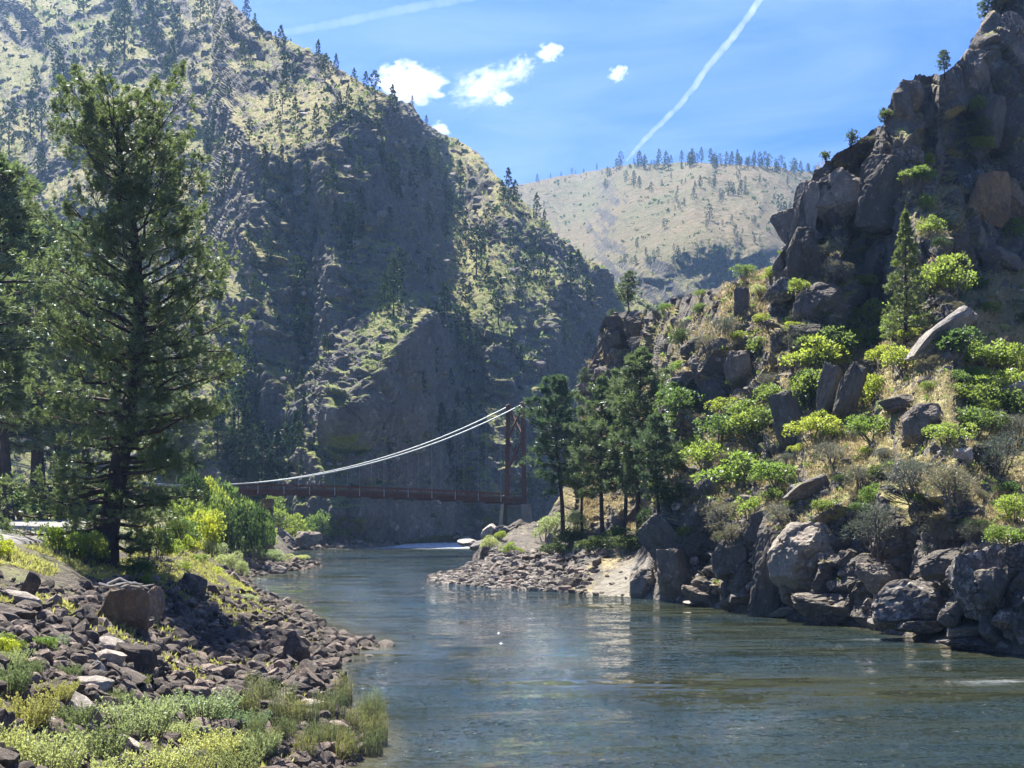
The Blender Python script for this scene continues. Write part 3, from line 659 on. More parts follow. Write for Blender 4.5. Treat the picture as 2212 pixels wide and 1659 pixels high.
import bmesh
def _ico(sub):
    bm = bmesh.new(); bmesh.ops.create_icosphere(bm, subdivisions=sub, radius=1.0); bm.verts.ensure_lookup_table()
    V = np.array([v.co[:] for v in bm.verts]); F = np.array([[v.index for v in f.verts] for f in bm.faces]); bm.free(); return V, F
ICO = {k: _ico(k) for k in (2, 3, 4, 5)}
def rockdata(seed, sub=3, cuts=11, rough=.05, sq=.75, crack=0.):
    r = np.random.RandomState(seed); V, F = ICO[sub]; V = V.copy()
    V = V/np.maximum((np.abs(V)**5.).sum(1)**(1/5.), .1)[:, None]*.92   # between a ball and a block
    for i in range(cuts):
        n = unit(r.normal(size=3)); d = .50+.36*r.rand(); k = V@n-d; V -= np.where(k > 0, k, 0)[:, None]*n*.96
    P = V.astype(np.float32)+seed*3.1
    V = V+unit(V)*(rough*1.6*fbm(P, 1.6, 3)+rough*.8*fbm(P, 5, 3, ridge=True))[:, None]
    if crack and sub >= 4:
        f1, f2, idh, vec = worley(P, 1.5, (1, 1, .6), seed); V += unit(V)*(crack*(((idh*37) % 97)/97.-.5)-crack*(1-sstep(0, .08, f2-f1)))[:, None]
    return V, F

# ------------------------------------------------------------ where things stand on the ground
def on(p, vx, vy):
    c = int(np.clip(np.interp(vx/VS, p.PX[0], np.arange(p.PX.shape[1]))+.5, 0, p.PX.shape[1]-1))
    col = p.PY[:, c]; r = int(np.clip(np.interp(-vy/VS, -col, np.arange(len(col)))+.5, 0, len(col)-1)); return Vector(p.P[r, c].tolist())
_Ym = np.exp(np.linspace(math.log(12), math.log(255), 700))
def onlb(vx, vy, Ymin=0):
    z = lb_z((vx/VS-512)/FOC*_Ym, _Ym); rz = CAMZ+(HOR-vy/VS)/FOC*_Ym; k = np.where((z >= rz) & (_Ym > Ymin))[0]
    Y = _Ym[k[0]] if len(k) else CAMZ*FOC/max(vy/VS-HOR, 25); X = (vx/VS-512)/FOC*Y
    return Vector((X, Y, float(lb_z(np.array([X]), np.array([Y]))[0])))
def lbat(vx, Y):
    X = (vx/VS-512)/FOC*Y; return Vector((X, Y, float(lb_z(np.array([X]), np.array([Y]))[0])))
def vsize(dv, Y): return dv/VS/FOC*Y
# ------------------------------------------------------------ labels: ordinal within a named place
_ord1 = "first second third fourth fifth sixth seventh eighth ninth tenth eleventh twelfth thirteenth fourteenth fifteenth sixteenth seventeenth eighteenth nineteenth".split()
_tens = {2: 'twent', 3: 'thirt', 4: 'fort', 5: 'fift', 6: 'sixt', 7: 'sevent', 8: 'eight', 9: 'ninet'}
def ordinal(n):
    if n < 20: return _ord1[n-1]
    if n > 99: return 'hundred-and-'+ordinal(n-100) if n > 100 else 'hundredth'
    return _tens[n//10]+('ieth' if n % 10 == 0 else 'y-'+_ord1[n % 10-1])
REG = {}
def reg(o, vx, key, text): REG.setdefault(key, []).append((vx, o, text))
def write_labels():
    for key, lst in REG.items():
        lst.sort(key=lambda a: a[0])
        for i, (vx, o, text) in enumerate(lst):
            o['label'] = text.replace('#', ordinal(i+1)+' ') if len(lst) > 1 else text.replace('#', '').replace(' from the left', '')
def tree_thing(name, kit, loc, s, rz, cat, group, label=None, sx=1.):
    """kit = list of (part name, mesh); one Empty at the base that parents the parts, or a single mesh"""
    if len(kit) == 1:
        o = link(name, kit[0][1]); 
    else:
        o = bpy.data.objects.new(name, None); scene.collection.objects.link(o); o.empty_display_size = .2
        for pn, me in kit: link(pn, me, o)
    o.location = loc; o.rotation_euler = (0, 0, rz); o.scale = (s*sx, s*sx, s)
    tag(o, label, cat, group); return o
def single(name, T, C, mw, ml):
    """trunk and crown in one mesh with two materials, for things a few pixels high"""
    Vt, Ft, Vc, Fc = np.concatenate(T.V), np.concatenate(T.F), np.concatenate(C.V), np.concatenate(C.F)
    return newmesh(name, np.concatenate([Vt, Vc]), np.concatenate([Ft, Fc+len(Vt)]), [mw, ml], False, np.concatenate([np.zeros(len(Ft)), np.ones(len(Fc))]))
# ------------------------------------------------------------ the suspension bridge
def make_bridge():
    root = bpy.data.objects.new("suspension_bridge", None); scene.collection.objects.link(root)
    T0 = np.array([.45, 183., 0]); u = np.array([-.909, -.416, 0]); nrm = np.array([.416, -.909, 0]); H = 42.3; WD = 2.3
    root.location = T0.tolist()
    tag(root, "rusty brown single-lane suspension bridge over the river with pale cables and a braced tower", "bridge")
    def zd(s): return 6.62+1.05*(1-((H-min(s, 2*H-s))/H)**2)      # underside of the girder
    def p(s, off, z): return u*s+nrm*off+np.array([0, 0, z])
    def zc(s): q = 1-min(s, 2*H-s)/H; return 8.63+10.75*q*q
    S = np.linspace(-.5, 2*H+.5, 55); r = np.random.RandomState(4)
    mb = MB()
    for a, b in zip(S[:-1], S[1:]):
        for k in range(4):
            s0 = a+(b-a)*k/4; mb.bar(p(s0+.02, 0, zd(max(s0, 0))+.62+r.rand()*.02), p(s0+(b-a)/4-.02, 0, zd(max(s0, 0))+.62), 2*WD+.1, .10)
    link("deck", mb.mesh("deck", M['deckwood']), root)
    for sd in (-1, 1):
        mb = MB()
        for a, b in zip(S[:-1], S[1:]):
            A, B = max(a, 0), max(b, 0)
            mb.bar(p(a, sd*WD, zd(A)+.27), p(b, sd*WD, zd(B)+.27), .10, .46).bar(p(a, sd*WD, zd(A)+.02), p(b, sd*WD, zd(B)+.02), .30, .05).bar(p(a, sd*WD, zd(A)+.545), p(b, sd*WD, zd(B)+.545), .30, .05)
        link("girder", mb.mesh("girder", M['rust']), root)
        mb = MB()
        for a, b in zip(S[:-1], S[1:]):
            A, B = max(a, 0), max(b, 0)
            mb.bar(p(a, sd*(WD-.02), zd(A)+.72), p(b, sd*(WD-.02), zd(B)+.72), .16, .14)
        link("curb_beam", mb.mesh("curb_beam", M['deckwood']), root)
        mb = MB()
        for a, b in zip(S[:-1], S[1:]):
            A, B = max(a, 0), max(b, 0)
            mb.bar(p(a, sd*(WD+.02), zd(A)+1.13), p(b, sd*(WD+.02), zd(B)+1.13), .10, .13)
            mb.bar(p(a+.2, sd*(WD+.02), zd(A)+.66), p(a+.2, sd*(WD+.02), zd(A)+1.07), .10, .10, (1, 0, 0))
        link("railing", mb.mesh("railing", M['rust']), root)
        mb = MB(); cs = np.linspace(0, 2*H, 90)
        for o_ in (-.06, .06):
            mb.tube([p(s, sd*WD+o_*1.3, zc(s)) for s in cs], [.085]*90, 6)
        mb.tube([p(-22, sd*WD, 6.2), p(0, sd*WD, 19.35)], [.07, .07], 6).tube([p(2*H, sd*WD, 19.35), p(2*H+22, sd*WD, 6.2)], [.07, .07], 6)
        link("main_cable", mb.mesh("main_cable", M['cable'], True), root)
        for i in range(1, 27):
            s = 3.15*i; zt, zb = zc(s), zd(s)
            mb = MB(); mb.tube([p(s, sd*(WD+.09), zb+.1), p(s, sd*(WD+.02), zt)], [.009, .009], 4).bar(p(s, sd*(WD+.12), zb-.02), p(s, sd*(WD+.12), zb+.95), .05, .07, (1, 0, 0))
            mb.bar(p(s, sd*WD, zt-.12), p(s, sd*WD, zt+.1), .16, .12, (1, 0, 0))
            link("hanger", mb.mesh("hanger", M['cable']), root)
    mb = MB()
    for i in range(0, 28):
        s = max(3.15*i, .2); mb.bar(p(s, -WD-.25, zd(s)-.10), p(s, WD+.25, zd(s)-.10), .28, .20)
    for i in range(0, 26):
        mb.bar(p(3.15*i, -WD, zd(3.15*i)-.0), p(3.15*i+3.15, WD, zd(3.15*i+3.15)-.0), .08, .06)
    link("cross_beam", mb.mesh("cross_beam", M['rust']), root)
    for s0 in (0, 2*H):
        tw = bpy.data.objects.new("tower", None); scene.collection.objects.link(tw); tw.parent = root
        def lp(sd, z): w_ = 2.75-(z-6.6)/12.7*.5; return p(s0, sd*w_, z)
        for sd in (-1, 1):
            mb = MB(); mb.bar(lp(sd, 6.55), lp(sd, 19.2), .52, .56, (1, 0, 0)); link("tower_leg", mb.mesh("tower_leg", M['rust']), tw)
            mb = MB(); mb.bar(lp(sd, 19.2), lp(sd, 19.5), .62, .62, (1, 0, 0)); mb.tube([lp(sd, 19.38)-u*.35, lp(sd, 19.55), lp(sd, 19.38)+u*.35], [.14, .17, .14], 8); link("cable_saddle", mb.mesh("cable_saddle", M['rust']), tw)
        for za, zb in ((19.0, 14.9), (14.9, 10.7)):
            for q, sd in enumerate((-1, 1)):
                dl = u*(.10 if q else -.10); mb = MB(); mb.bar(lp(sd, za)+dl, lp(-sd, zb)+dl, .34, .24, (1, 0, 0)); link("brace", mb.mesh("brace", M['rust']), tw)
        mb = MB(); mb.bar(lp(-1, 18.9), lp(1, 18.9), .22, .16); link("tower_beam", mb.mesh("tower_beam", M['rust']), tw)
        mb = MB(); mb.bar(lp(-1, 6.9), lp(1, 6.9), .4, .3); link("tower_beam", mb.mesh("tower_beam", M['rust']), tw)
        pr = bpy.data.objects.new("pier", None); scene.collection.objects.link(pr); pr.parent = root
        for sd in (-1, 1):
            mb = MB(); a = p(s0, sd*2.75, 6.5); b = p(s0, sd*(3.3), 1.0)
            V = []
            for c, wx in ((a, .62), (b, .95)):
                for x, y in ((-1, -1), (1, -1), (1, 1), (-1, 1)): V.append(c+u*wx*x+nrm*wx*.8*y)
            mb.add(V, [(0, 3, 2, 1), (4, 5, 6, 7), (0, 1, 5, 4), (1, 2, 6, 5), (2, 3, 7, 6), (3, 0, 4, 7)]); link("pier_column", mb.mesh("pier_column", M['concrete']), pr)
        mb = MB(); mb.bar(p(s0, -2.3, 3.4), p(s0, 2.3, 3.4), .5, 5.6); link("pier_wall", mb.mesh("pier_wall", M['concrete']), pr)
    return root
make_bridge()
# old stone support below the span
def pillar():
    mb = MB(); c = lbat(572, 176); c.z = 0
    r = np.random.RandomState(3)
    for k in range(12):
        z = .2+k*.58; w_ = 1.15-.035*k; o = np.array([r.normal()*.05+(k*.02), r.normal()*.05, 0])
        th = np.linspace(0, 2*np.pi, 9)[:-1]+.2; ring = lambda zz, ww: [(o[0]+ww*(1+.12*r.rand())*math.cos(a), o[1]+ww*math.sin(a), zz) for a in th]
        V = ring(z, w_)+ring(z+.57, w_*.97); F = [(i, (i+1) % 8, 8+(i+1) % 8, 8+i) for i in range(8)]+[(8, 9, 10, 11), (8, 11, 12, 15), (12, 13, 14, 15)]; mb.add(V, F)
    o = link("stone_pillar", mb.mesh("stone_pillar", M['tan_rock'])); o.location = c
    tag(o, "tall old brown stone pillar standing on the bank under the bridge deck", "pillar")
pillar()

# ------------------------------------------------------------ pines and firs
pine_prof = lambda t: .98*np.interp(t, [0, .06, .2, .5, .66, .72, .88, .96, 1], [2.4, 3.5, 4.1, 4.2, 3.9, 3.2, 3.2, 2.9, 1.5])
T, C = conifer(19.7, 5, pine_prof, cb=.04, nb=195, tpb=72, npt=15, nl=.20, nw=.040, rise=(.75, -.32), tr=.024, fan=.42, clump=.14, jit=.37, twist=1.6)
r_ = np.random.RandomState(99)
hero_base = at(262, 1228, 60.); hero_base.z = lbat(262, 60.).z-.25
hero = tree_thing("pine_tree", [("trunk", T.mesh("trunk", M['bark'], True)), ("crown", C.mesh("crown", M['needle']))], hero_base, 1, 0, "pine tree", None,
    "tallest pine, dark and ragged with an open rounded top, by the road end")
mid = []
for k in range(4):
    pr = [lambda t: 2.5*np.interp(t, [0, .15, .5, .8, 1], [.55, .95, 1, .72, .12]), lambda t: 2.4*np.interp(t, [0, .3, .6, .85, 1], [.7, 1, .95, .6, .1])][k % 2]
    T, C = conifer(14., 20+k, pr, cb=[.34, .30, .36, .28][k], nb=84, tpb=50, npt=8, nl=.34, nw=.055, rise=(.5, -.3), tr=.015, fan=.46, clump=.15, jit=.4, twist=1.)
    mid.append([("trunk", T.mesh("trunk", M['bark'], True)), ("crown", C.mesh("crown", M['needle']))])
def put_mid(k, loc, h, rz, label, cat="pine tree", group=None, sx=1., name="pine_tree"):
    return tree_thing(name, mid[k], loc, h/14., rz, cat, group, label, sx)
for i, (vx, vy, top, k, sx, lab) in enumerate([
    (1207, 1168, 812, 0, 1.0, "pine on the bench next to the bridge tower, leftmost of the riverside pines"),
    (1300, 1168, 812, 1, .95, "slim pine with a bent dark trunk, second in the riverside clump"),
    (1345, 1160, 835, 2, 1.0, "shorter pine tucked between the slim pine and the tallest riverside pine"),
    (1382, 1172, 752, 3, 1.05, "tallest pine of the riverside clump with long bare lower trunk"),
    (1440, 1150, 895, 0, 1.0, "dark dense pine at the right end of the riverside clump by bright shrubs"),
    (1260, 1150, 900, 2, .9, "thin pine in shade behind the first two riverside pines")]):
    b = on(rb, vx, vy); b.z -= .2; put_mid(k, b, vsize(vy-top, b.y), i*1.3+.4, lab, group="pines on the river bench", sx=sx)
for i, (vx, Y, top, k, sx, lab) in enumerate([
    (-12, 82, 352, 1, 1.15, "dark pine cut by the left edge of the picture"),
    (68, 150, 470, 0, 1.25, "pine with a bare double trunk behind the road shrubs"),
    (86, 152, 560, 3, 1.1, "pine growing close beside the double-trunked pine behind the road"),
    (135, 175, 500, 2, 1.5, "pale sunlit pine filling the gap left of the tallest pine"),
    (190, 182, 590, 1, 1.3, "green pine half hidden behind the left limbs of the tallest pine"),
    (10, 140, 480, 3, 1.2, "shaded pine behind the pine at the left edge"),
    (395, 200, 860, 1, 1.2, "dark young pine behind the lower right limbs of the tallest pine"),
    (330, 205, 780, 2, 1.3, "pine hidden mostly by the trunk of the tallest pine")]):
    b = lbat(vx, Y); b.z -= .2; put_mid(k, b, vsize(1/VS*0+((HOR-(b.z-CAMZ)*FOC/Y)*VS-top), Y), i*2.1, lab, group="pines behind the gravel road", sx=sx)
# the lone conifer on the right slope and the trees of the cliff tops
T, C = conifer(13., 61, lambda t: 2.9*(1-t)**.8*(.9+.1*math.sin(t*20)), cb=.04, nb=95, tpb=44, npt=6, nl=.30, nw=.06, rise=(.5, .0), tr=.016, fan=.4, jit=.22)
lone = [("trunk", T.mesh("trunk", M['bark'], True)), ("crown", C.mesh("crown", M['needle']))]
b = on(rb, 1955, 748); tree_thing("conifer_tree", lone, b, vsize(292, b.y)/13., 0, "conifer", None, "single dark green conical conifer standing in the middle of the right slope", 1.)
for vx, vy, h, k, lab in [(1358, 676, 92, 1, "bushy pine on top of the dark rock outcrop above the riverside pines"), (1312, 700, 40, 3, "small pine at the left edge of the dark outcrop top"), (1400, 690, 34, 2, "low pine on the right end of the dark outcrop top"),
    (2040, 168, 62, 2, "juniper leaning over the notch near the top of the right cliff"), (1905, 272, 44, 3, "thin spiky juniper on the right skyline below the square block"), (2108, 318, 86, 0, "dark conifer growing in the shaded cleft of the right cliff"),
    (2160, 60, 90, 2, "dark juniper high on the right cliff face near the picture's top"), (1262, 850, 56, 2, "bluish young pine clinging to the slope beside the riverside pine tops"), (2205, 310, 60, 3, "small dark conifer at the right edge high on the cliff")]:
    b = on(rb, vx, vy); b.z -= .1; put_mid(k, b, vsize(h, b.y), vx, lab, sx=1.35, name="juniper_tree" if 'juniper' in lab else "pine_tree", cat="juniper" if 'juniper' in lab else "pine tree")
# gnarled broad-crowned trees on the skyline
for vx, vy, wd, ht, sd, lab in [(1842, 306, 52, 32, 1, "gnarled open-crowned tree spreading against the sky on the right ridge"), (1782, 342, 24, 22, 2, "small gnarled tree at the lower end of the right skyline"), (1930, 268, 36, 20, 5, "wiry grey shrub tree on the right skyline beside the juniper")]:
    b = on(rb, vx, vy); R_ = vsize(wd, b.y)/2; H_ = vsize(ht, b.y)
    T, C = bush(R_, R_, H_, 300+sd, nl=12, leaves=420, ls=.16, dense=.3, stems=12, hollow=.0)
    T.V = [v*1. for v in T.V]
    o = tree_thing("oak_tree", [("trunk", T.mesh("trunk", M['bark'])), ("crown", C.mesh("crown", M['olive']))], b, 1, 0, "tree", None, lab)

# ---- conifers of the left mountain
lmk = []
for k in range(7):
    if k < 4: T, C = conifer(10., 40+k, lambda t: 1.9*(1-t)**.75*(1+.25*math.sin(t*17+1)), cb=.08, nb=46, tpb=13, npt=3, nl=.55, nw=.20, rise=(.4, -.25), tr=.014, fan=.42, wood=False, jit=.35)
    else: T, C = conifer(10., 40+k, lambda t: 2.1*np.interp(t, [0, .3, .7, 1], [.6, 1, .75, .15]), cb=.2, nb=38, tpb=12, npt=3, nl=.6, nw=.22, rise=(.5, -.2), tr=.015, fan=.45, wood=False, jit=.5, clump=.25)
    lmk.append([("trunk", T.mesh("trunk", M['bark'])), ("crown", C.mesh("crown", M['needle_far']))])
    lmk[-1].append(single("conifer_tree", T, C, M['bark'], M['needle_far']))
LMT = [(540,42,42),(556,60,26),(610,108,48),(596,92,22),(733,158,34),(765,182,32),(790,190,34),(882,228,20),(915,264,18),(1097,446,72),(1084,440,44),(1110,452,54),(1157,474,50),(1168,508,40),(270,135,130),(332,95,115),(132,215,95),(125,305,60),(20,335,100),(95,315,85),
 (68,298,90),(165,345,70),(215,120,60),(375,158,62),(420,180,40),(620,195,74),(612,245,60),(725,292,52),(752,300,44),(808,372,56),(506,436,84),(472,332,60),(447,335,62),(565,326,50),(605,292,44),(740,432,62),(745,505,50),(815,425,74),(836,432,72),
 (868,442,58),(880,386,62),(916,376,60),(904,404,80),(930,394,50),(950,446,62),(986,424,60),(760,542,92),(748,560,80),(856,642,92),(850,692,118),(832,672,72),(935,724,100),(965,764,92),(1030,604,100),(1042,584,72),(1076,704,100),(1110,672,62),
 (1215,644,80),(1240,602,50),(990,486,50),(625,642,70),(640,762,60),(813,992,52),(1150,560,60),(1180,620,60),(930,965,82),(1000,470,40),(525,884,120),(505,1000,140),(470,830,60),(560,560,60),(596,430,50),(675,470,60),(700,560,50),(1060,512,60),(1130,640,70),(905,820,70),(880,860,60),(1010,900,60),(1050,790,70),(1120,820,60),(1200,760,60),(960,1080,60)]
r = np.random.RandomState(21); used = [(a, b) for a, b, c in LMT]
lmxy = lambda vx: np.interp(vx, [500,700,880,985,1080,1340], [0,122,224,300,388,622]) if vx > 500 else -60
tries = 0
while len(LMT) < 285 and tries < 9000:
    tries += 1; vx = r.uniform(-10, 1300); vy = r.uniform(0, 1120); ty = lmxy(vx)
    if vy < ty+14: continue
    if vy > 1095 and vx > 540: continue
    dens = .35+.65*(fbm(np.array([[vx*.01, vy*.01, 0.]]), 1., 2, off=5.)[0] > .05)
    if 480 < vx < 880 and 480 < vy < 820: dens *= .35
    if 740 < vx < 970 and 760 < vy < 1170: dens *= .12
    if r.rand() > dens: continue
    if min((vx-a)**2+(vy-b)**2*.5 for a, b in used) < 18**2: continue
    used.append((vx, vy)); LMT.append((vx, vy, r.uniform(28, 62)*(1+.25*(vy < 350 and vx < 400))))
for i, (vx, vy, h) in enumerate(LMT):
    b = on(lm, vx, vy); b.z -= .3; k = i % 7 if i > 14 else (i*3) % 4
    full = h > 95; H_ = vsize(h*1.12, b.y)
    o = tree_thing("conifer_tree", lmk[k][:2] if full else [lmk[k][2]] if False else [("tree", lmk[k][2])], b, H_/10., r.rand()*6, "conifer", "conifers scattered over the left mountain", None, r.uniform(.85, 1.2))
    ty = lmxy(vx); sz = "tall" if h > 75 else "small" if h < 42 else "medium"
    side = "left of the tall pine" if vx < 230 else "left of the dark cliff" if vx < 520 else "around the dark cliff" if vx < 860 else "right of the dark cliff"
    band = "on the mountain skyline" if vy-ty < 22 else ("high up" if vy < 300 else "above mid height" if vy < 520 else "below mid height" if vy < 800 else "low down")+" "+side
    reg(o, vx, sz+band, f"#{sz} mountain conifer from the left {band}")
# ---- firs below and left of the bridge
T, C = conifer(14., 71, lambda t: 2.7*(1-t)**.85*(1+.12*math.sin(t*40)), cb=.05, nb=90, tpb=24, npt=4, nl=.42, nw=.13, rise=(.15, -.35), tr=.015, fan=.42, jit=.22)
firk = [("trunk", T.mesh("trunk", M['bark'])), ("crown", C.mesh("crown", M['fir']))]
for i, (vx, Y, base, h) in enumerate([(532,236,1072,190),(566,238,1062,150),(600,240,1058,128),(640,236,1062,172),(664,238,1064,120),(695,240,1062,112),(735,238,1075,96),(548,230,1100,110),(470,238,1060,200),(620,242,1070,150),(505,240,1070,150),(585,234,1095,120),(716,240,1080,84)]):
    b = at(vx, base, Y); b.z = min(b.z, float(lb_z(np.array([b.x]), np.array([Y]))[0])+2.5)-.3; h = (HOR-(b.z-CAMZ)*FOC/Y)*VS-(base-h)
    o = tree_thing("fir_tree", firk, b, vsize(h, Y)/14., i*1.7, "fir tree", "firs on the far bank behind the bridge", None, 1.0+.1*(i % 3))
    reg(o, vx, 'firs', "#dark green fir from the left in the row behind the bridge deck")

# ---- far hill trees
fhk = []
for k in range(5):
    T, C = conifer(12., 80+k, (lambda t: 2.0*(1-t)**.6) if k < 3 else (lambda t: 2.6*np.interp(t, [0, .4, .8, 1], [.7, 1, .7, .2])), cb=.12, nb=26, tpb=8, npt=2, nl=1.0, nw=.5, rise=(.3, -.1), tr=.02, fan=.4, wood=False)
    fhk.append(single("conifer_tree", T, C, M['bark'], M['fir']))
r = np.random.RandomState(31); F_ = []
tx = lambda vx: np.interp(vx, [1000,1120,1200,1280,1330,1400,1500,1600,1760], [430,402,385,372,362,357,354,358,376])
for i in range(96):
    vx = 1322+430*r.rand()
    if perlin(np.array([vx*.03]), np.array([.5]), np.array([.3]))[0] < -.18 and i % 4: vx += 22
    F_.append((vx, tx(vx)+r.uniform(-2, 14), r.uniform(11, 34)))
for vx, dy, h in [(1160,2,18),(1188,0,10),(1213,1,9),(1235,0,12),(1243,1,9),(1262,1,10),(1290,0,14),(1205,20,12),(1222,14,9),(1265,8,8),(1300,14,10)]: F_.append((vx, tx(vx)+dy, h))
F_ += [(1370,408,34),(1407,420,24),(1352,395,22),(1380,400,16),(1500,408,14),(1513,410,26),(1573,425,26),(1560,432,18),(1600,420,30),(1583,428,28),(1610,424,22),(1532,478,34),(1527,500,20),(1508,575,40),(1555,560,28),(1566,566,30),(1540,570,22),(1688,470,44),(1697,482,40),(1706,476,34),(1700,500,30),(1690,494,26),(1560,492,14),(1580,484,16),(1625,485,12),(1632,488,12),(1595,395,22),(1610,402,18),(1640,400,22),(1545,395,16),(1700,404,20),(1720,398,14),(1450,392,14),(1430,404,12),(1480,398,10),(1465,420,16),(1435,500,22),(1420,560,20),(1395,560,18),(1455,575,18),(1600,535,16),(1640,530,14),(1340,570,12),(1260,540,10),(1175,450,14)]
for cx_, cy_, n_, sx_, sy_ in [(1560, 420, 14, 30, 14), (1700, 480, 10, 14, 26), (1520, 570, 12, 34, 14), (1400, 565, 8, 30, 12), (1640, 500, 7, 30, 16), (1480, 440, 6, 30, 20), (1330, 400, 5, 40, 14), (1600, 600, 6, 40, 12)]:
    for i in range(n_): F_.append((cx_+r.normal()*sx_, max(cy_+r.normal()*sy_, tx(cx_)+8), r.uniform(9, 24)))
for i, (vx, vy, h) in enumerate(F_):
    if vx > 1725 and vy > 400: continue
    b = on(fh, vx, vy); o = tree_thing("pine_tree", [("tree", fhk[i % 5])], b, vsize(h, b.y)/12., r.rand()*6, "pine tree", "pines on the distant grassy hill", None, r.uniform(.8, 1.25))
    band = "on the distant crest" if vy-tx(vx) < 11 else "on the distant hill's upper grass" if vy < 440 else "on the distant hill's lower grass"
    sz = "taller" if h > 22 else "shorter"; pt = "left part" if vx < 1430 else "middle part" if vx < 1580 else "right part"
    reg(o, vx, sz+band+pt, f"#{sz} pine from the left {band}, {pt}")
# ------------------------------------------------------------ shrubs
BK = {}
def bkit(key, m, n, **kw):
    BK[key] = []
    for k in range(n):
        T, C = bush(1., 1., 1.3, hash(key) % 1 + 500+37*k+len(key)*11, **kw)
        BK[key].append([("stems", T.mesh("stems", M['twig'])), ("foliage", C.mesh("foliage", m))])
        BK[key][-1].append(single("shrub", T, C, M['twig'], m))
bkit('bright', M['bright'], 4, nl=12, leaves=3000, ls=.105, hollow=.04)
bkit('green', M['green'], 3, nl=12, leaves=3000, ls=.10, hollow=.05)
bkit('yellow', M['yellow'], 2, nl=10, leaves=2400, ls=.105, hollow=.04)
bkit('grey', M['greybush'], 3, nl=10, leaves=2600, ls=.12, w=.16, hollow=.2, stems=10)
bkit('olive', M['olive'], 3, nl=12, leaves=2800, ls=.10, hollow=.06)
bkit('sage', M['sage'], 3, nl=8, leaves=2200, ls=.10, w=.45, hollow=.2)
for k in ('nearsage', 'nearpale'):
    BK[k] = []
    for j in range(3):
        T, C = stemplant(1., 600+j*7+len(k), stems=120, spread=.66, leaf=.085, lw=.040, per=34, lean=.5)
        BK[k].append([("stems", T.mesh("stems", M['twig'])), ("foliage", C.mesh("foliage", M['sage' if k == 'nearsage' else 'grassy']))])
BK['reed'] = []
for j in range(3):
    T, C = stemplant(1., 650+j*7, stems=110, spread=.5, leaf=.10, lw=.012, per=16, lean=.12)
    BK['reed'].append([("stems", T.mesh("stems", M['twig'])), ("foliage", C.mesh("foliage", M['grassy']))])
WORDS = dict(bright="bright green", green="green", yellow="yellow-green", grey="grey brushy", olive="dark olive", sage="pale sage green", nearsage="pale leafy sage", nearpale="light green leafy", reed="tall thin-stemmed grassy")
nbush = [0]
def shrub(kind, loc, wv, hv, zone, vx, sink=.12, simple=None):
    if 'gully' in zone or 'sunny' in zone: wv *= 1.25; hv *= 1.15
    Y = loc.y; wr = vsize(wv, Y)/2/.85; h = vsize(hv, Y)/1.15; k = nbush[0]; nbush[0] += 1
    kit = BK[kind][k % len(BK[kind])]
    parts = kit[:2] if (wv*hv > 3200 or len(kit) < 3) else [("shrub", kit[2])]
    o = tree_thing("shrub" if kind != 'reed' else "willow_shoots", parts, loc-Vector((0, 0, sink*h)), 1, (k*2.4) % 6.28, "shrub" if kind != 'reed' else "riverside shoots", WORDS[kind]+" shrubs "+zone.split(',')[0])
    base = 1.3 if kind not in ('nearsage', 'nearpale', 'reed') else 1.0
    o.scale = (wr, wr*.9, h/base*1.05)
    sz = "large" if wv > 95 else "small" if wv < 48 else "mid-sized"
    reg(o, vx, kind+sz+zone, f"#{sz} {WORDS[kind]} {'shrub' if kind != 'reed' else 'clump'} from the left {zone}")
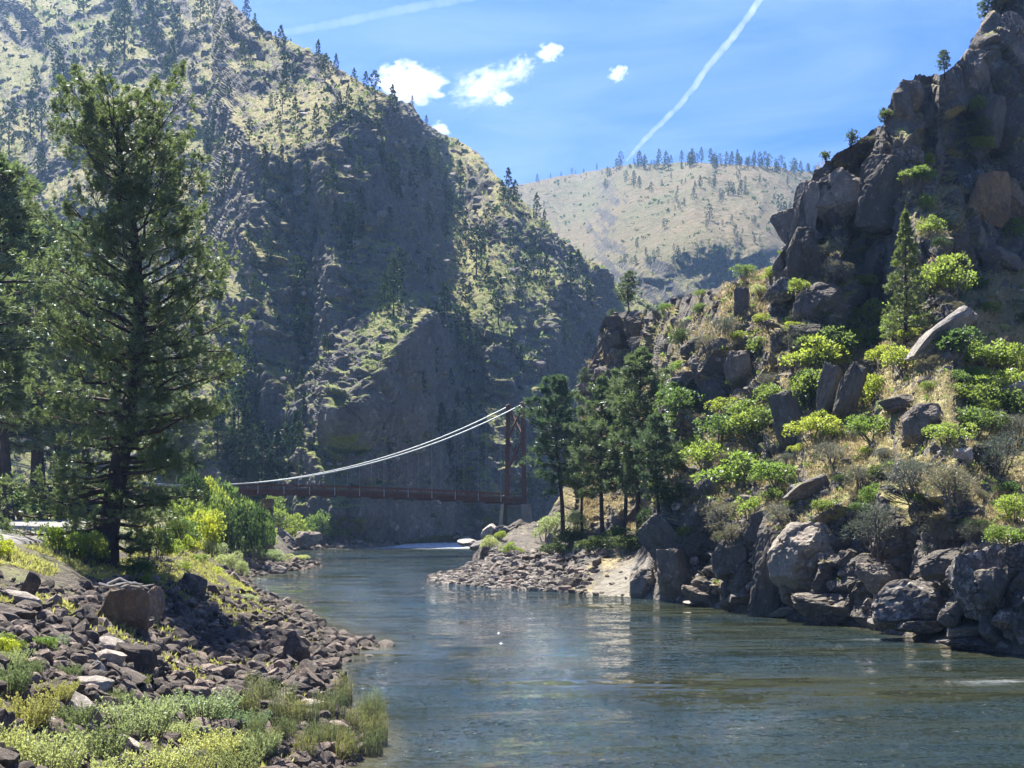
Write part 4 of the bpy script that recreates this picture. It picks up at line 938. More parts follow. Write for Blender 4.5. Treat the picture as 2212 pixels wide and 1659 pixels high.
RBB = [('bright',1590,1048,150,100),('bright',1530,1010,90,70),('bright',1500,1062,80,60),('bright',1680,1052,110,70),('green',1560,960,90,70),('green',1620,940,110,85),('green',1680,912,100,80),('green',1720,862,90,85),('bright',1760,800,100,85),('green',1800,760,90,80),
 ('green',1838,730,80,70),('green',1650,872,80,60),('green',1600,900,80,60),('bright',1480,990,60,60),('bright',1752,955,90,60),('bright',1862,880,100,75),('bright',1820,860,60,50),('bright',1890,950,80,60),('bright',1895,702,100,85),('bright',1935,725,80,60),('bright',2040,640,120,105),
 ('bright',2000,620,60,50),('bright',1975,402,80,46),('bright',1990,365,60,40),('bright',2010,512,60,56),('bright',1770,425,40,30),('bright',2130,802,120,70),('bright',2190,812,90,80),('green',2060,772,100,70),('bright',2120,862,110,70),('green',2162,902,110,80),('green',2085,882,90,60),('bright',2196,522,50,56),
 ('green',2112,622,60,52),('bright',1955,802,80,56),('green',2110,942,100,70),('bright',2050,962,80,50),('bright',1884,1095,60,70),('bright',1620,1122,80,60),('bright',2190,1132,90,80),('green',2112,1162,60,50),('bright',2180,1185,90,60),('bright',1450,1090,50,60),('green',1610,592,56,36),('green',1515,642,36,22),
 ('bright',1850,692,50,40),('green',1500,920,90,70),('olive',1470,1040,70,80),('green',1440,950,60,60),('bright',1920,395,50,36),('bright',2150,240,60,50),('bright',2120,330,60,50),('bright',2000,455,50,50),
 ('grey',1560,1132,120,70),('grey',1500,1152,80,60),('grey',1590,1180,90,60),('grey',1700,1132,90,60),('grey',1860,1060,120,80),('grey',1900,1180,140,110),('grey',1965,1065,150,110),('grey',2062,1085,150,110),('grey',2150,1022,110,90),('grey',2192,962,90,80),('grey',2160,482,100,70),('grey',1860,472,80,50),
 ('grey',1780,592,80,50),('grey',1832,545,100,60),('grey',1720,684,60,40),('grey',1560,732,60,50),('grey',1876,312,80,36),('grey',1800,1002,80,50),('grey',1700,1012,60,40),('grey',2100,1180,90,70),('grey',2000,1170,90,70),('grey',1470,715,40,36),('olive',1410,720,40,36),('olive',1390,750,40,26),('grey',1280,830,60,30),('olive',1345,780,50,40),
 ('sage',1052,1190,52,46),('bright',1106,1198,44,36),('bright',1080,1132,24,26),('sage',1180,1172,80,80),('olive',1230,1180,90,50),('olive',1290,1192,90,50),('olive',1350,1196,90,50),('sage',1240,1150,70,60),('green',1330,1170,70,50),('olive',1400,1170,70,60),('olive',1200,1200,70,40),('olive',1425,1140,80,90),('olive',1455,1110,80,80)]
def rbzone(vx, vy):
    if vx < 1430 and vy > 1080: return "under the riverside pines"
    if vx < 1440: return "on the dark outcrop"
    if vy < 480: return "high on the right cliff"
    if vy < 720: return "level with the lone conifer"
    if vy < 900: return "in the green gully band"
    if vy < 1040: return "on the sunny middle slope"
    return "just above the big shore boulders"
r = np.random.RandomState(8)
for kd, vx, vy, wv, hv in RBB: shrub(kd, on(rb, vx, vy), wv, hv, rbzone(vx, vy), vx)
used = [(b[1], b[2]) for b in RBB]; n_ = 0; tries = 0
while n_ < 125 and tries < 4000:
    tries += 1; vx = r.uniform(1440, 2290); vy = r.uniform(380, 1190)
    if vy < np.interp(vx, [1440,1560,1700,1745,1850,1940,2040,2212], [665,625,570,410,325,290,200,90])+12: continue
    if min((vx-a)**2+(vy-b)**2 for a, b in used) < 30**2: continue
    hi = vy < 620; 
    if hi and r.rand() < .5: continue
    gz = 1450 < vx < 1800 and 780 < vy < 1080
    kd = r.choice(['bright','green','grey','olive','sage'], p=[.34,.36,.12,.14,.04] if gz else [.30,.22,.26,.08,.14])
    if hi: kd = r.choice(['bright','green','grey','olive'])
    wv = r.uniform(24, 54)*(.8 if hi else 1.15); used.append((vx, vy)); shrub(kd, on(rb, vx, vy), wv, wv*r.uniform(.6, .9), rbzone(vx, vy), vx); n_ += 1
# left bank
LBB = [('green',55,1120,150,80,150),('bright',150,1112,110,70,148),('olive',100,1095,110,70,155),('green',200,1108,80,60,146),('yellow',18,1124,60,34,146),('bright',95,1122,90,40,145),('green',-40,1120,100,70,150),
 ('yellow',128,1240,86,74,54),('bright',180,1246,90,90,56),('green',205,1250,70,84,57),('yellow',16,1240,56,56,44),('green',-30,1250,80,80,44),('green',300,1245,70,60,57),('olive',340,1215,90,90,64),('olive',375,1190,80,110,70),('green',392,1150,80,80,84),
 ('bright',430,1172,90,96,100),('yellow',452,1150,56,60,98),('yellow',418,1196,54,50,84),('green',470,1110,80,80,126),('bright',405,1120,80,70,122),('olive',528,1166,100,115,128),('green',556,1150,80,90,132),('bright',500,1100,80,60,140),('olive',486,1160,80,90,122),('green',545,1100,80,50,142),
 ('green',488,1104,115,122,138),('bright',448,1112,95,116,130),('olive',418,1104,90,120,128),('green',540,1112,90,70,140),('yellow',390,1230,60,50,72),('bright',365,1240,56,50,66),('grass',440,1240,0,0,0),('sage',450,1215,80,50,98),('sage',492,1228,70,46,108),('sage',520,1232,50,34,112),('sage',470,1205,60,44,112),('sage',600,1210,60,30,138),('sage',640,1216,50,22,142),('sage',570,1205,50,26,138),
 ('yellow',318,1306,40,34,54),('yellow',345,1318,24,20,52),('yellow',372,1250,44,34,66),('bright',430,1275,40,24,72),('bright',400,1300,40,26,62),('yellow',470,1290,44,20,74),('sage',530,1330,44,22,66),
 ('bright',100,1412,56,46,30),('green',18,1402,70,70,28),('yellow',8,1430,60,60,27),('sage',120,1400,50,40,31),
 ('green',600,1145,70,70,208),('bright',640,1150,70,60,212),('green',690,1152,80,66,216),('bright',735,1155,60,46,222),('olive',660,1120,80,60,226),('green',590,1110,70,60,226),('olive',720,1120,60,50,230),('bright',760,1160,36,26,226),('green',630,1100,60,50,232),('yellow',565,1150,30,30,205),
 ('green',985,1140,40,40,276),('olive',1000,1110,44,46,284),('green',962,1150,26,22,270)]
for b in LBB:
    if b[0] == 'grass': continue
    kd, vx, vy, wv, hv, Y = b
    loc = lbat(vx, Y) if vx < 900 else Vector((*at(vx, vy, Y)[:2], 1.2))
    if vx < 900 and Y > 90: hv = max(hv, (HOR-(loc.z-CAMZ)*FOC/Y)*VS-(vy-hv))
    z = "behind the gravel road" if (vx < 230 and Y > 100) else "between road end and big pine" if vx < 330 and 40 < Y < 66 else "in front of the rubble bank" if Y < 40 else "right of the big pine's trunk" if Y < 90 else "below the bridge's left end" if Y < 150 else "on the far shore"
    shrub(kd, loc, wv, hv, z, vx)
FG = [('nearsage',290,1600,150,100),('nearsage',440,1560,140,72),('nearpale',60,1590,120,90),('nearpale',190,1655,160,100),('nearsage',330,1690,150,90),('nearpale',20,1510,90,80),('nearsage',465,1640,120,70),('nearpale',120,1520,80,50),('nearsage',100,1690,150,110),('nearpale',400,1700,120,80),('nearsage',10,1655,120,90),
 ('nearpale',250,1540,80,50),('nearsage',350,1560,80,50),('nearsage',530,1590,90,60),('nearpale',160,1580,90,60),('nearsage',385,1600,90,50),('nearpale',500,1690,120,80),('nearsage',220,1720,140,90),('nearpale',65,1470,60,46),('nearsage',30,1450,70,50),('nearpale',300,1490,46,34),('nearsage',555,1650,80,70),('nearpale',150,1470,50,36)]
for kd, vx, vy, wv, hv in FG: shrub(kd, onlb(vx, min(vy, 1720)), wv, hv, "in the foreground rubble", vx, .05)
r = np.random.RandomState(18)
for i in range(34):
    vx = 520+ (i % 17)*19+r.uniform(-8, 8); vy = (1560 if i < 17 else 1630)+r.uniform(-26, 26)
    vx = min(vx, 800+(vy-1500)*.2); shrub('reed', onlb(vx, vy), r.uniform(56, 90), r.uniform(62, 98), "at the near water's edge", vx, .04)

# ------------------------------------------------------------ ground cover nobody could count
def scatter_cover(name, pts, nrm, hgt, m, blades=7, wd=.22, label=None, seed=1, up=.8):
    r = np.random.RandomState(seed); n = len(pts); mb = MB()
    C_ = np.repeat(pts, blades, 0)+r.normal(size=(n*blades, 3))*np.repeat(hgt, blades)[:, None]*[.45, .45, .03]; D_ = unit(np.array([0, 0, up])+r.normal(size=(n*blades, 3))*.55); D_[:, 2] = np.abs(D_[:, 2])
    hh = np.repeat(hgt, blades)*(.6+.7*r.rand(n*blades)); mb.leaves(C_, D_, hh, hh*wd, r); o = link(name, mb.mesh(name, m)); tag(o, label, name.replace('_', ' '), kind='stuff'); return o
def pick(p, n, r, cond, rows=None):
    R0, C0 = p.P.shape[:2]; rr = r.randint(2, R0-1, n*6); cc = r.randint(0, C0, n*6); k = cond(p.PX[rr, cc]*VS, p.PY[rr, cc]*VS, rr, cc); rr, cc = rr[k][:n], cc[k][:n]; return p.P[rr, cc]
r = np.random.RandomState(50)
g = pick(rb, 20000, r, lambda x, y, a, b: (grass[a, b] > .45) & (x > 1230) & (y > 300) & ~((x < 1460) & (y > 1150))); scatter_cover("dry_grass", g, None, np.clip(g[:, 1]*.0032, .15, .5), leaf_mat("dry_grass_blades", (.42, .32, .17), (.56, .44, .25), (.50, .40, .20), .1, .35), 7, .20, "dry straw coloured grass covering the sunny right slope", 3)
g = pick(rb, 900, r, lambda x, y, a, b: (grass[a, b] > .3) & (x > 1400) & (y > 520)); scatter_cover("low_herbs", g, None, np.clip(g[:, 1]*.003, .12, .4), M['green'], 14, .5, "low green herbs among the grass and rocks of the right slope", 4, .4)
g = pick(lm, 2400, r, lambda x, y, a, b: (nz_[a, b] > .55)); scatter_cover("hillside_scrub", g, None, g[:, 1]*.0026*(.4+r.rand(len(g))), M['needle_far'], 9, .6, "scattered dark green scrub dotting the left mountain", 5, .5)
g = pick(lm, 9000, r, lambda x, y, a, b: (nz_[a, b] > .62)); scatter_cover("bunch_grass", g, None, g[:, 1]*.0022*(.5+r.rand(len(g))), M['grassy'], 6, .35, "pale green bunch grass over the left mountain", 6, .7)
g = pick(fh, 1100, r, lambda x, y, a, b: (x > 1100)); scatter_cover("sagebrush_cover", g, None, g[:, 1]*.0022*(.4+.8*r.rand(len(g))), M['olive'], 7, .6, "low dark brush speckling the distant hill", 7, .3)
# bank plants between the stones
pts = []
while len(pts) < 6500:
    vx = r.uniform(-60, 700, 4000); lY = np.exp(r.uniform(math.log(16), math.log(120), 4000)); X = (vx/VS-512)/FOC*lY; z = lb_z(X, lY); m = fbm(np.stack([X, lY, X*0], -1), .25, 3, off=88.)
    k = (z > .25) & ((m > .16) | ((z > 3.0) & (m > .08)) | ((vx > 370) & (lY > 60) & (m > -.2))) & ~((z > 4.2) & (lY > 40) & (lY < 150) & (vx < 230)); pts += list(np.stack([X, lY, z], -1)[k])
pts = np.array(pts[:6500]); scatter_cover("bank_herbs", pts, None, .07+.13*r.rand(len(pts)), M['grassy'], 12, .26, "light green herbs and grass between the stones of the left bank", 8, .8)
# ------------------------------------------------------------ rocks
RK = {}
def rkit(key, sub, n, m, seed, **kw):
    RK[key] = []
    for k in range(n):
        V, F = rockdata(seed+k, sub, **kw); RK[key].append((newmesh("boulder", V, F, [M[m]], False), V, F))
rkit('small', 3, 9, 'riprap', 10, cuts=12, rough=.05)
rkit('pale', 3, 4, 'pale_rock', 40, cuts=11, rough=.04)
rkit('dark', 3, 5, 'rock', 60, cuts=10, rough=.06)
rkit('big', 5, 5, 'rock', 80, cuts=12, rough=.07, crack=.07)
rkit('bigspeck', 5, 3, 'speck_rock', 90, cuts=12, rough=.06, crack=.06)
rkit('tan', 5, 2, 'tan_rock', 104, cuts=12, rough=.06, crack=.06)
rkit('bigpale', 4, 3, 'pale_rock', 110, cuts=10, rough=.05, crack=.03)
nrk = [0]
def rock(key, loc, sx, sy, sz, rz, tilt=(0, 0), label=None, zone=None, vx=0, adj="grey", group=None, name="boulder"):
    k = nrk[0]; nrk[0] += 1; o = link(name, RK[key][k % len(RK[key])][0]); o.location = loc; o.scale = (sx, sy, sz); o.rotation_euler = (tilt[0], tilt[1], rz)
    tag(o, label, "rock" if name != "boulder" else "boulder", group)
    if zone: reg(o, vx, adj+zone+name, f"#{adj} {name} from the left {zone}")
    return o
def rbig(key, vx, vy, wv, hv, label, roll=0., depth=.8, dY=0., rz=None, p=None, sink=.1):
    """a boulder seen centred at (vx, vy) standing on the right bank"""
    b = on(p or rb, vx, vy+hv*.45); Y = b.y+dY; c = at(vx, vy, Y); w_, h_ = vsize(wv, Y)/2*1.18, vsize(hv, Y)/2*1.22
    c.z -= h_*sink
    return rock(key, c, w_, w_*depth, h_, (nrk[0]*1.1) % .6-.3 if rz is None else rz, (0, R(roll)), label)
# big shore boulders
for a in [('big',1432,1165,84,100,"sloping dark slab leaning at the left end of the shore boulders",-38),('big',1395,1255,60,66,"rounded dark boulder at the right edge of the white sand",0),
 ('big',1455,1235,90,100,"massive dark boulder above the waterline right of the white sand",10),('big',1512,1282,74,40,"egg-shaped boulder resting on the waterline with a pale top",8),('big',1570,1215,80,90,"dark hollowed boulder left of the tall split block",0),
 ('big',1660,1240,80,180,"tall split pillar-like boulder rising from the water",6),('big',1745,1185,160,140,"huge flat-faced dark boulder, largest on the shore",-4),('big',1720,1265,90,80,"dark boulder wedged beneath the huge flat-faced boulder",12),
 ('big',1800,1306,160,84,"ribbed black boulder with vertical grooves at the waterline",-3),('bigspeck',1975,1300,170,110,"broad lichen-speckled sloping boulder at the waterline",-14),('bigspeck',2130,1255,140,170,"great blocky boulder with a steep left face near the right edge",4),
 ('bigspeck',1985,1348,130,44,"low dark flat boulder below the lichen-speckled one",-6),('bigpale',2085,1362,96,32,"pale flat boulder at the water left of the right-hand sand",-8),('bigspeck',2090,1388,106,26,"flat speckled rock lying lowest at the water's edge, right side",0),
 ('bigspeck',2175,1335,76,60,"rounded grey boulder touching the small right-hand beach",0),('bigpale',1600,1292,70,30,"bleached white rock shelf between two dark shore boulders",-4),('bigpale',1690,1322,50,22,"pale curled rock at the foot of the tall split boulder",-12),
 ('bigpale',1893,1345,34,20,"small white rock beside the ribbed black boulder",0),('big',1900,1240,90,70,"shaded boulder behind the ribbed black boulder",0),('bigspeck',2195,1200,60,60,"pale jagged boulder above the beach at the right edge",0),
 ('bigpale',1510,1303,60,10,"low white rock ledge under the egg-shaped boulder",0),('big',2050,1210,110,60,"rocky ledge boulder above the lichen-speckled boulder",-10)]:
    rbig(a[0], *a[1:5], a[5], a[6])
# blocks and slabs of the right slope
for a in [('big',1703,905,84,122,"upright dark twin block standing alone at mid slope",0),('big',1790,835,46,150,"tall dark leaning slab left of the brushy clearing",16),('big',1826,850,52,130,"second leaning slab pressed against the tall dark slab",18),('bigpale',2028,724,150,60,"long pale tilted slab lying below the lone conifer's right",-36),
 ('big',2005,905,96,84,"large box-shaped boulder with a pale flat top right of centre slope",-4),('big',1950,872,100,40,"dark wedge boulder left of the box-shaped boulder",-14),('bigpale',2160,858,120,36,"pale flat slab near the right edge at mid slope",-22),('big',2118,985,62,48,"dark boulder beside a small white one below the mid slope",0),
 ('bigpale',2076,982,44,32,"small white boulder beside a dark one below the mid slope",0),('bigpale',1740,1055,90,40,"light grey cracked boulder above the huge flat-faced boulder",-22),('big',1468,835,44,90,"dark standing stone left of the green gully",4),('big',1530,810,60,90,"dark rock rib rising above the green gully",-8),('big',1590,800,60,80,"fluted dark crag at the head of the green gully",-6),
 ('big',1738,452,56,120,"rounded black crag at the left edge of the right cliff",10),('big',1738,535,70,110,"bulging dark crag just beneath the rounded black one",0),('big',1945,222,34,48,"small dark knob standing on the right skyline",0),('big',1974,196,52,66,"square dark block on the right skyline",4),('big',1795,425,100,120,"large tilted dark slab on the left shoulder of the right cliff",28),
 ('big',1900,410,100,150,"flat-faced dark crag left of the cliff's green gully",12),('big',2105,160,90,130,"smooth rounded pillar high on the right cliff",4),('big',2180,120,80,110,"blocky crag at the top right corner of the cliff",0),('tan',2130,420,80,110,"tan square-cut block on the right cliff",0),('tan',2185,420,70,110,"tan block at the right edge of the square-cut cliff",0),
 ('big',2060,540,70,60,"dark boulder between shrubs right of the lone conifer",-14),('big',1780,650,110,90,"dark triangular crag left of the lone conifer",14),('big',1880,610,60,70,"dark boulder touching the lone conifer's left side",20),('big',1755,720,90,60,"low crag beneath the dark triangular crag",0),('bigspeck',1690,625,70,50,"pale sloping rock under the bulging dark crag",-30),
 ('big',1600,650,34,60,"narrow standing dark rock on the golden grass",8),('big',1520,745,90,46,"overhanging flat rock above the green gully",-6),('big',1330,705,46,50,"blocky black crag on the outcrop's left",0),('big',1380,700,60,50,"shadowed block at the middle of the dark outcrop",0),('big',1318,745,50,60,"overhanging black boulder below the dark outcrop",0),('big',1385,748,60,40,"grey fractured boulder below the outcrop's right end",0),
 ('bigspeck',1258,838,44,34,"smooth pale hump of rock left of the riverside pine tops",-20),('big',2160,560,80,60,"grey ledge boulder below the tan blocks",-16),('big',1880,790,40,44,"small dark cube of rock left of the pale tilted slab",0),('big',2085,700,44,30,"dark stone just above the pale tilted slab",0)]:
    rbig(a[0], *a[1:5], a[5], a[6], depth=.7)
r = np.random.RandomState(63); us = []
for t_ in range(900):
    if len(us) >= 46: break
    vx = r.uniform(1740, 2225); vy = r.uniform(20, 590)
    if vy < np.interp(vx, [1740,1790,1850,1940,2040,2118,2150,2225], [430,390,350,250,205,110,30,0])+25 or (1925 < vx < 2030 and vy > 430): continue
    if min([(vx-a)**2+.6*(vy-b)**2 for a, b in us]+[9e9]) < 46**2: continue
    us.append((vx, vy)); b = on(rb, vx, vy); wv = r.uniform(40, 78); hv = wv*r.uniform(1.0, 1.9); w_, h_ = vsize(wv, b.y)/2, vsize(hv, b.y)/2
    kd = r.choice(['big', 'bigspeck', 'tan'], p=[.55, .37, .08]); z = "high on the right cliff" if vy < 220 else "at middle height of the right cliff" if vy < 420 else "low on the right cliff"
    rock(kd, b-Vector((w_*.1, -w_*.35, 0)), w_, w_*.8, h_, r.uniform(-.5, .5), (r.uniform(-.15, .15), r.uniform(-.3, .25)), None, z, vx, {'big': "dark grey", 'bigspeck': "lichened grey", 'tan': "tan"}[kd], "crags of the right cliff", "crag")
# boulders round the tower foot and the rocky point
for key, vx, vy, wv, hv, roll, lab, Y in [('bigspeck',1095,1158,70,54,-18,"sunlit boulder at the foot of the bridge pier",150),('big',1135,1150,60,60,-30,"dark leaning boulder right of the bridge pier",146),('bigpale',1078,1192,60,50,-50,"pale-topped slanting boulder below the bridge pier",136),('bigspeck',1042,1222,66,80,10,"big brown blocky boulder at the point of the rocky beach",116),
 ('bigpale',1012,1246,44,44,-20,"white boulder at the tip of the rocky beach",113),('tan',1135,1190,90,34,0,"rust-brown flat boulder across the top of the rocky beach",128),('bigspeck',1110,1214,80,50,-14,"wide grey-brown boulder in the middle of the rocky beach",120),('bigspeck',1170,1208,80,44,0,"low brown boulder beside the wide grey-brown one",118),
 ('bigpale',1085,1238,62,24,-16,"pale wedge-shaped slab on the rocky beach",112),('big',1240,1268,50,40,0,"dark round boulder at the waterline left of the white sand",98),('bigpale',965,1250,40,14,0,"low pale rock in the river off the beach tip",112),('bigspeck',1180,1262,54,28,0,"rounded grey boulder at the waterline of the beach",100),('bigpale',1060,1150,40,40,0,"white jumbled boulder left of the pier foot",150),('bigpale',1035,1178,40,30,0,"white boulder where the point meets the far pool",142),
 ('bigpale',1015,1172,50,16,0,"low white rock by the rapid at the far pool",190),('bigspeck',1192,1170,26,36,0,"small grey boulder beside the first pine trunk",118)]:
    c = at(vx, vy, Y); w_, h_ = vsize(wv, Y)/2*1.15, vsize(hv, Y)/2*1.2; c.z -= h_*.1; rock(key, c, w_, w_*.85, h_, .3*(nrk[0] % 5), (0, R(roll)), lab)
r = np.random.RandomState(77)
for i in range(95):
    vy = r.uniform(1196, 1284); x0 = np.interp(vy, [1196, 1215, 1250, 1284], [1080, 1035, 1020, 1180]); x1 = np.interp(vy, [1196, 1240, 1284], [1330, 1285, 1255]); vx = r.uniform(x0, x1)
    b = on(rb, vx, vy); s = vsize(r.uniform(12, 24)*(1.3 if r.rand() < .2 else 1), b.y)/2; kd = 'small' if r.rand() < .8 else 'pale'
    rock(kd, b+Vector((0, 0, s*.25)), s*r.uniform(.9, 1.5), s, s*r.uniform(.6, .9), r.rand()*6, (r.uniform(-.3, .3), r.uniform(-.3, .3)), None, f"on the rocky beach, {'upper' if vy < 1225 else 'middle' if vy < 1255 else 'waterline'} rows", vx, "pale" if kd == 'pale' else "grey-brown", "stones of the rocky beach", "stone")
# stones of the right slope and shore
for i in range(36):
    vx = r.uniform(1460, 2215); vy = r.uniform(620, 1330)
    if vy < np.interp(vx, [1440,1560,1700,2212], [680,640,600,560]): continue
    if vy > np.interp(vx, [1380,1880,2212], [1290,1350,1400]): continue
    b = on(rb, vx, vy); s = vsize(r.uniform(16, 36), b.y)/2; kd = r.choice(['dark', 'pale', 'small'], p=[.55, .15, .3])
    z = "among the right slope's upper grass" if vy < 800 else "among the right slope's shrubs" if vy < 1040 else "between the shore boulders and shrubs"
    rock(kd, b+Vector((0, 0, s*.2)), s*r.uniform(.9, 1.6), s, s*r.uniform(.6, 1.1), r.rand()*6, (r.uniform(-.5, .5), r.uniform(-.5, .5)), None, z, vx, {'dark': "dark grey", 'pale': "pale", 'small': "brownish"}[kd], "rocks of the right slope", "stone")
for vx, vy, q in [(1300,1282,10),(1322,1262,12),(1345,1286,8),(1352,1250,9),(1288,1292,14),(1330,1292,9),(1365,1272,7),(1312,1246,11),(1340,1236,10),(1370,1290,8)]:
    b = on(rb, vx, vy); s = vsize(q, b.y)/2; rock('small', b+Vector((0, 0, s*.2)), s*1.4, s, s*.7, vx, (.1, .1), None, "lying on the pale sand", vx, "grey", "stones of the rocky beach", "stone")
# submerged rock with foam and the flat rocks by the left bank
for key, vx, vy, wv, hv, Y, lab in [('bigspeck',2172,1452,60,14,50.5,"wet brown rock just breaking the surface near the right edge"),('bigpale',2195,1447,30,14,50.5,"small pale wet rock in the riffle at the right edge"),('bigspeck',530,1222,60,34,128,"dark block at the far end of the pale green plants"),('bigspeck',588,1230,56,20,126,"flat pale-topped rock sitting in the water off the left bank"),
 ('bigspeck',796,1420,34,15,54,"low flat rock in the water beside the rubble point"),('bigspeck',610,1166,50,40,203,"angular boulder on the far shore under the bridge"),('big',660,1170,76,36,206,"long dark boulder on the far shore below the bridge shrubs"),('bigpale',985,1068+5,0,0,0,""),('bigpale',1005,1165,36,12,262,"low rock beside the foam at the cliff's right foot")]:
    if wv == 0: continue
    c = at(vx, vy, Y); w_, h_ = vsize(wv, Y)/2*1.15, vsize(hv, Y)/2*1.25; rock(key, c, w_, w_*.7, h_, .4*(nrk[0] % 4), (0, 0), lab)
for i in range(38):
    vx = r.uniform(575, 845) if i < 28 else r.uniform(955, 1060); Y = np.interp(vx, [575, 640, 845, 955, 1060], [203, 213, 227, 262, 285])+r.uniform(-1, 7); b = lbat(vx, Y) if vx < 900 else Vector((*at(vx, 1100, Y)[:2], r.uniform(0, .8)))
    s = vsize(r.uniform(9, 22), Y)/2; kd = 'pale' if r.rand() < .25 else 'dark'; rock(kd, b+Vector((0, 0, max(s*.2, -b.z+.05))), s*1.3, s, s*r.uniform(.6, .9), r.rand()*6, (r.uniform(-.3, .3), 0), None, "on the far shore" if vx < 900 else "at the far cliff's foot", vx, "pale" if kd == 'pale' else "dark", "stones of the far shore", "stone")
# named boulders of the left bank
for key, vx, vy, wv, hv, roll, lab, dp in [('tan',262,1312,96,104,2,"large tan flat-faced boulder below the big pine",.7),('tan',330,1300,60,96,-6,"brown fissured boulder joined to the right of the tan flat-faced boulder",.7),('small',180,1330,60,40,-30,"grey sloping slab left of the tan flat-faced boulder",.8),('pale',234,1392,62,36,-8,"bright pale boulder lying below the tan boulder",.9),
 ('pale',238,1420,70,52,8,"pale grey angular boulder under the bright one",.9),('small',300,1428,88,92,0,"dark brown peaked boulder right of the pale pair",.8),('small',262,1452,120,34,14,"long reddish slab in front of the peaked boulder",.7),('pale',208,1450,46,40,24,"small pale upright stone left of the reddish slab",.8),('small',130,1490,96,50,4,"dark flat boulder near the bright split stone",.8),
 ('pale',205,1482,80,56,-4,"white and black split boulder in the lower left",.8),('small',20,1322,110,40,4,"wide grey slab at the left edge",.8),('small',60,1270,50,70,40,"tilted dark slab standing by the left edge",.4),('small',538,1520,70,64,10,"dark block among the pale sage plants",.8),('small',592,1538,90,44,14,"flat-topped dark slab beside the waterside shoots",.7),
 ('small',428,1498,60,40,0,"brown stone behind the sage plants",.8),('pale',268,1608,70,46,0,"pale rounded stone in the bottom left herbs",.8),('small',370,1600,60,40,0,"grey stone half hidden in the sage at the bottom",.8),('pale',140,1640,96,34,-8,"whitish flat stone at the bottom left corner plants",.8),('pale',360,1662,54,22,10,"small white stone at the bottom edge",.8),
 ('small',640,1400,60,70,20,"brown tilted slab near the rubble point",.6),('small',420,1268,60,50,20,"brown boulder under the pine's right edge",.7),('small',395,1325,80,40,20,"long brown slab above the shaded hollow",.6)]:
    b = onlb(vx, vy+hv*.42); Y = b.y; c = at(vx, vy, Y); w_, h_ = vsize(wv, Y)/2*1.2, vsize(hv, Y)/2*1.25; c.z -= h_*.12; rock(key, c, w_, w_*dp, h_, .25*(nrk[0] % 5)-.5, (0, R(roll)), lab)
# rubble of the left bank: the stones that show largest are things, the rest is one mass
cand = []
while len(cand) < 6500:
    n = 4000; vx = r.uniform(-80, 850, n); lY = np.exp(r.uniform(math.log(17), math.log(104), n)); X = (vx/VS-512)/FOC*lY; z = lb_z(X, lY)
    vy = (HOR-(z-CAMZ)*FOC/lY)*VS
    top = np.interp(vx, [-80, 0, 150, 250, 420, 560, 700, 850], [1235, 1250, 1275, 1250, 1260, 1290, 1335, 1385])
    k = (z > -.12) & (vy > top) & ((z < 2.9) | (r.rand(n) < .5)) & (vy < 1700)
    dn = fbm(np.stack([X, lY, X*0], -1), .3, 2, off=4.); k &= (dn > -.25) | (vy < 1500)
    for a in np.where(k)[0]:
        s = .075+.22*r.rand()**3.2+(.22 if r.rand() < .02 else 0); s *= (1+.25*(z[a] < .8)); s = s*(.7+.3*min(lY[a]/45., 1.4)); cand.append((s/lY[a], s, X[a], lY[a], z[a], vx[a], vy[a]))
cand = cand[:6500]; nf = 0
while nf < 900:
    far_ = nf % 3; vx = r.uniform(455, 700) if far_ else r.uniform(560, 870); Y = r.uniform(92, 152) if far_ else r.uniform(196, 246); X = (vx/VS-512)/FOC*Y; z = float(lb_z(np.array([X]), np.array([Y]))[0])
    if -.15 < z < (1.3 if far_ else 1.6): s = r.uniform(.15, .5)*(1 if far_ else 1.5); cand.append((0, s, X, Y, z, vx, 1200)); nf += 1
    elif r.rand() < .02: nf += 1
cand.sort(key=lambda c: -c[0])
for q, s, X, Y, z, vx, vy in cand[:128]:
    zn = "at the waterline rubble" if z < .5 else "in the shaded hollow of the rubble bank" if 240 < vx < 560 and 1320 < vy < 1500 else "in the upper rubble below the road" if z > 2.4 else "in the lower left rubble" if vx < 300 else "in the rubble facing the river"
    kd = 'pale' if r.rand() < .16 else 'small'
    rock(kd, Vector((X, Y, z+s*.22)), s*r.uniform(.9, 1.6), s, s*r.uniform(.6, 1.0), r.rand()*6, (r.uniform(-.7, .7), r.uniform(-.7, .7)), None, zn, vx, "pale" if kd == 'pale' else "grey-brown", "stones of the rubble bank", "stone")
mb = MB(); V2, F2 = [], []; nv = 0; low = [rockdata(700+k, 2, cuts=14, rough=.04) for k in range(12)]
for q, s, X, Y, z, vx, vy in cand[128:]:
    V, F = low[r.randint(12)]; a, b, c = r.uniform(0, 6.28), r.uniform(-.8, .8), r.uniform(-.8, .8)
    Mx = np.array(Matrix.Rotation(a, 3, 'Z') @ Matrix.Rotation(b, 3, 'X') @ Matrix.Rotation(c, 3, 'Y')); W_ = (V*np.array([s*r.uniform(.9, 1.5), s, s*r.uniform(.55, 1.0)]))@Mx.T+[X, Y, z+s*.2]
    V2.append(W_); F2.append(F+nv); nv += len(V)
o = link("rubble", newmesh("rubble", np.concatenate(V2), np.concatenate(F2), [M['riprap']])); tag(o, "mass of small angular grey-brown stones covering the left bank", "rubble", kind='stuff')
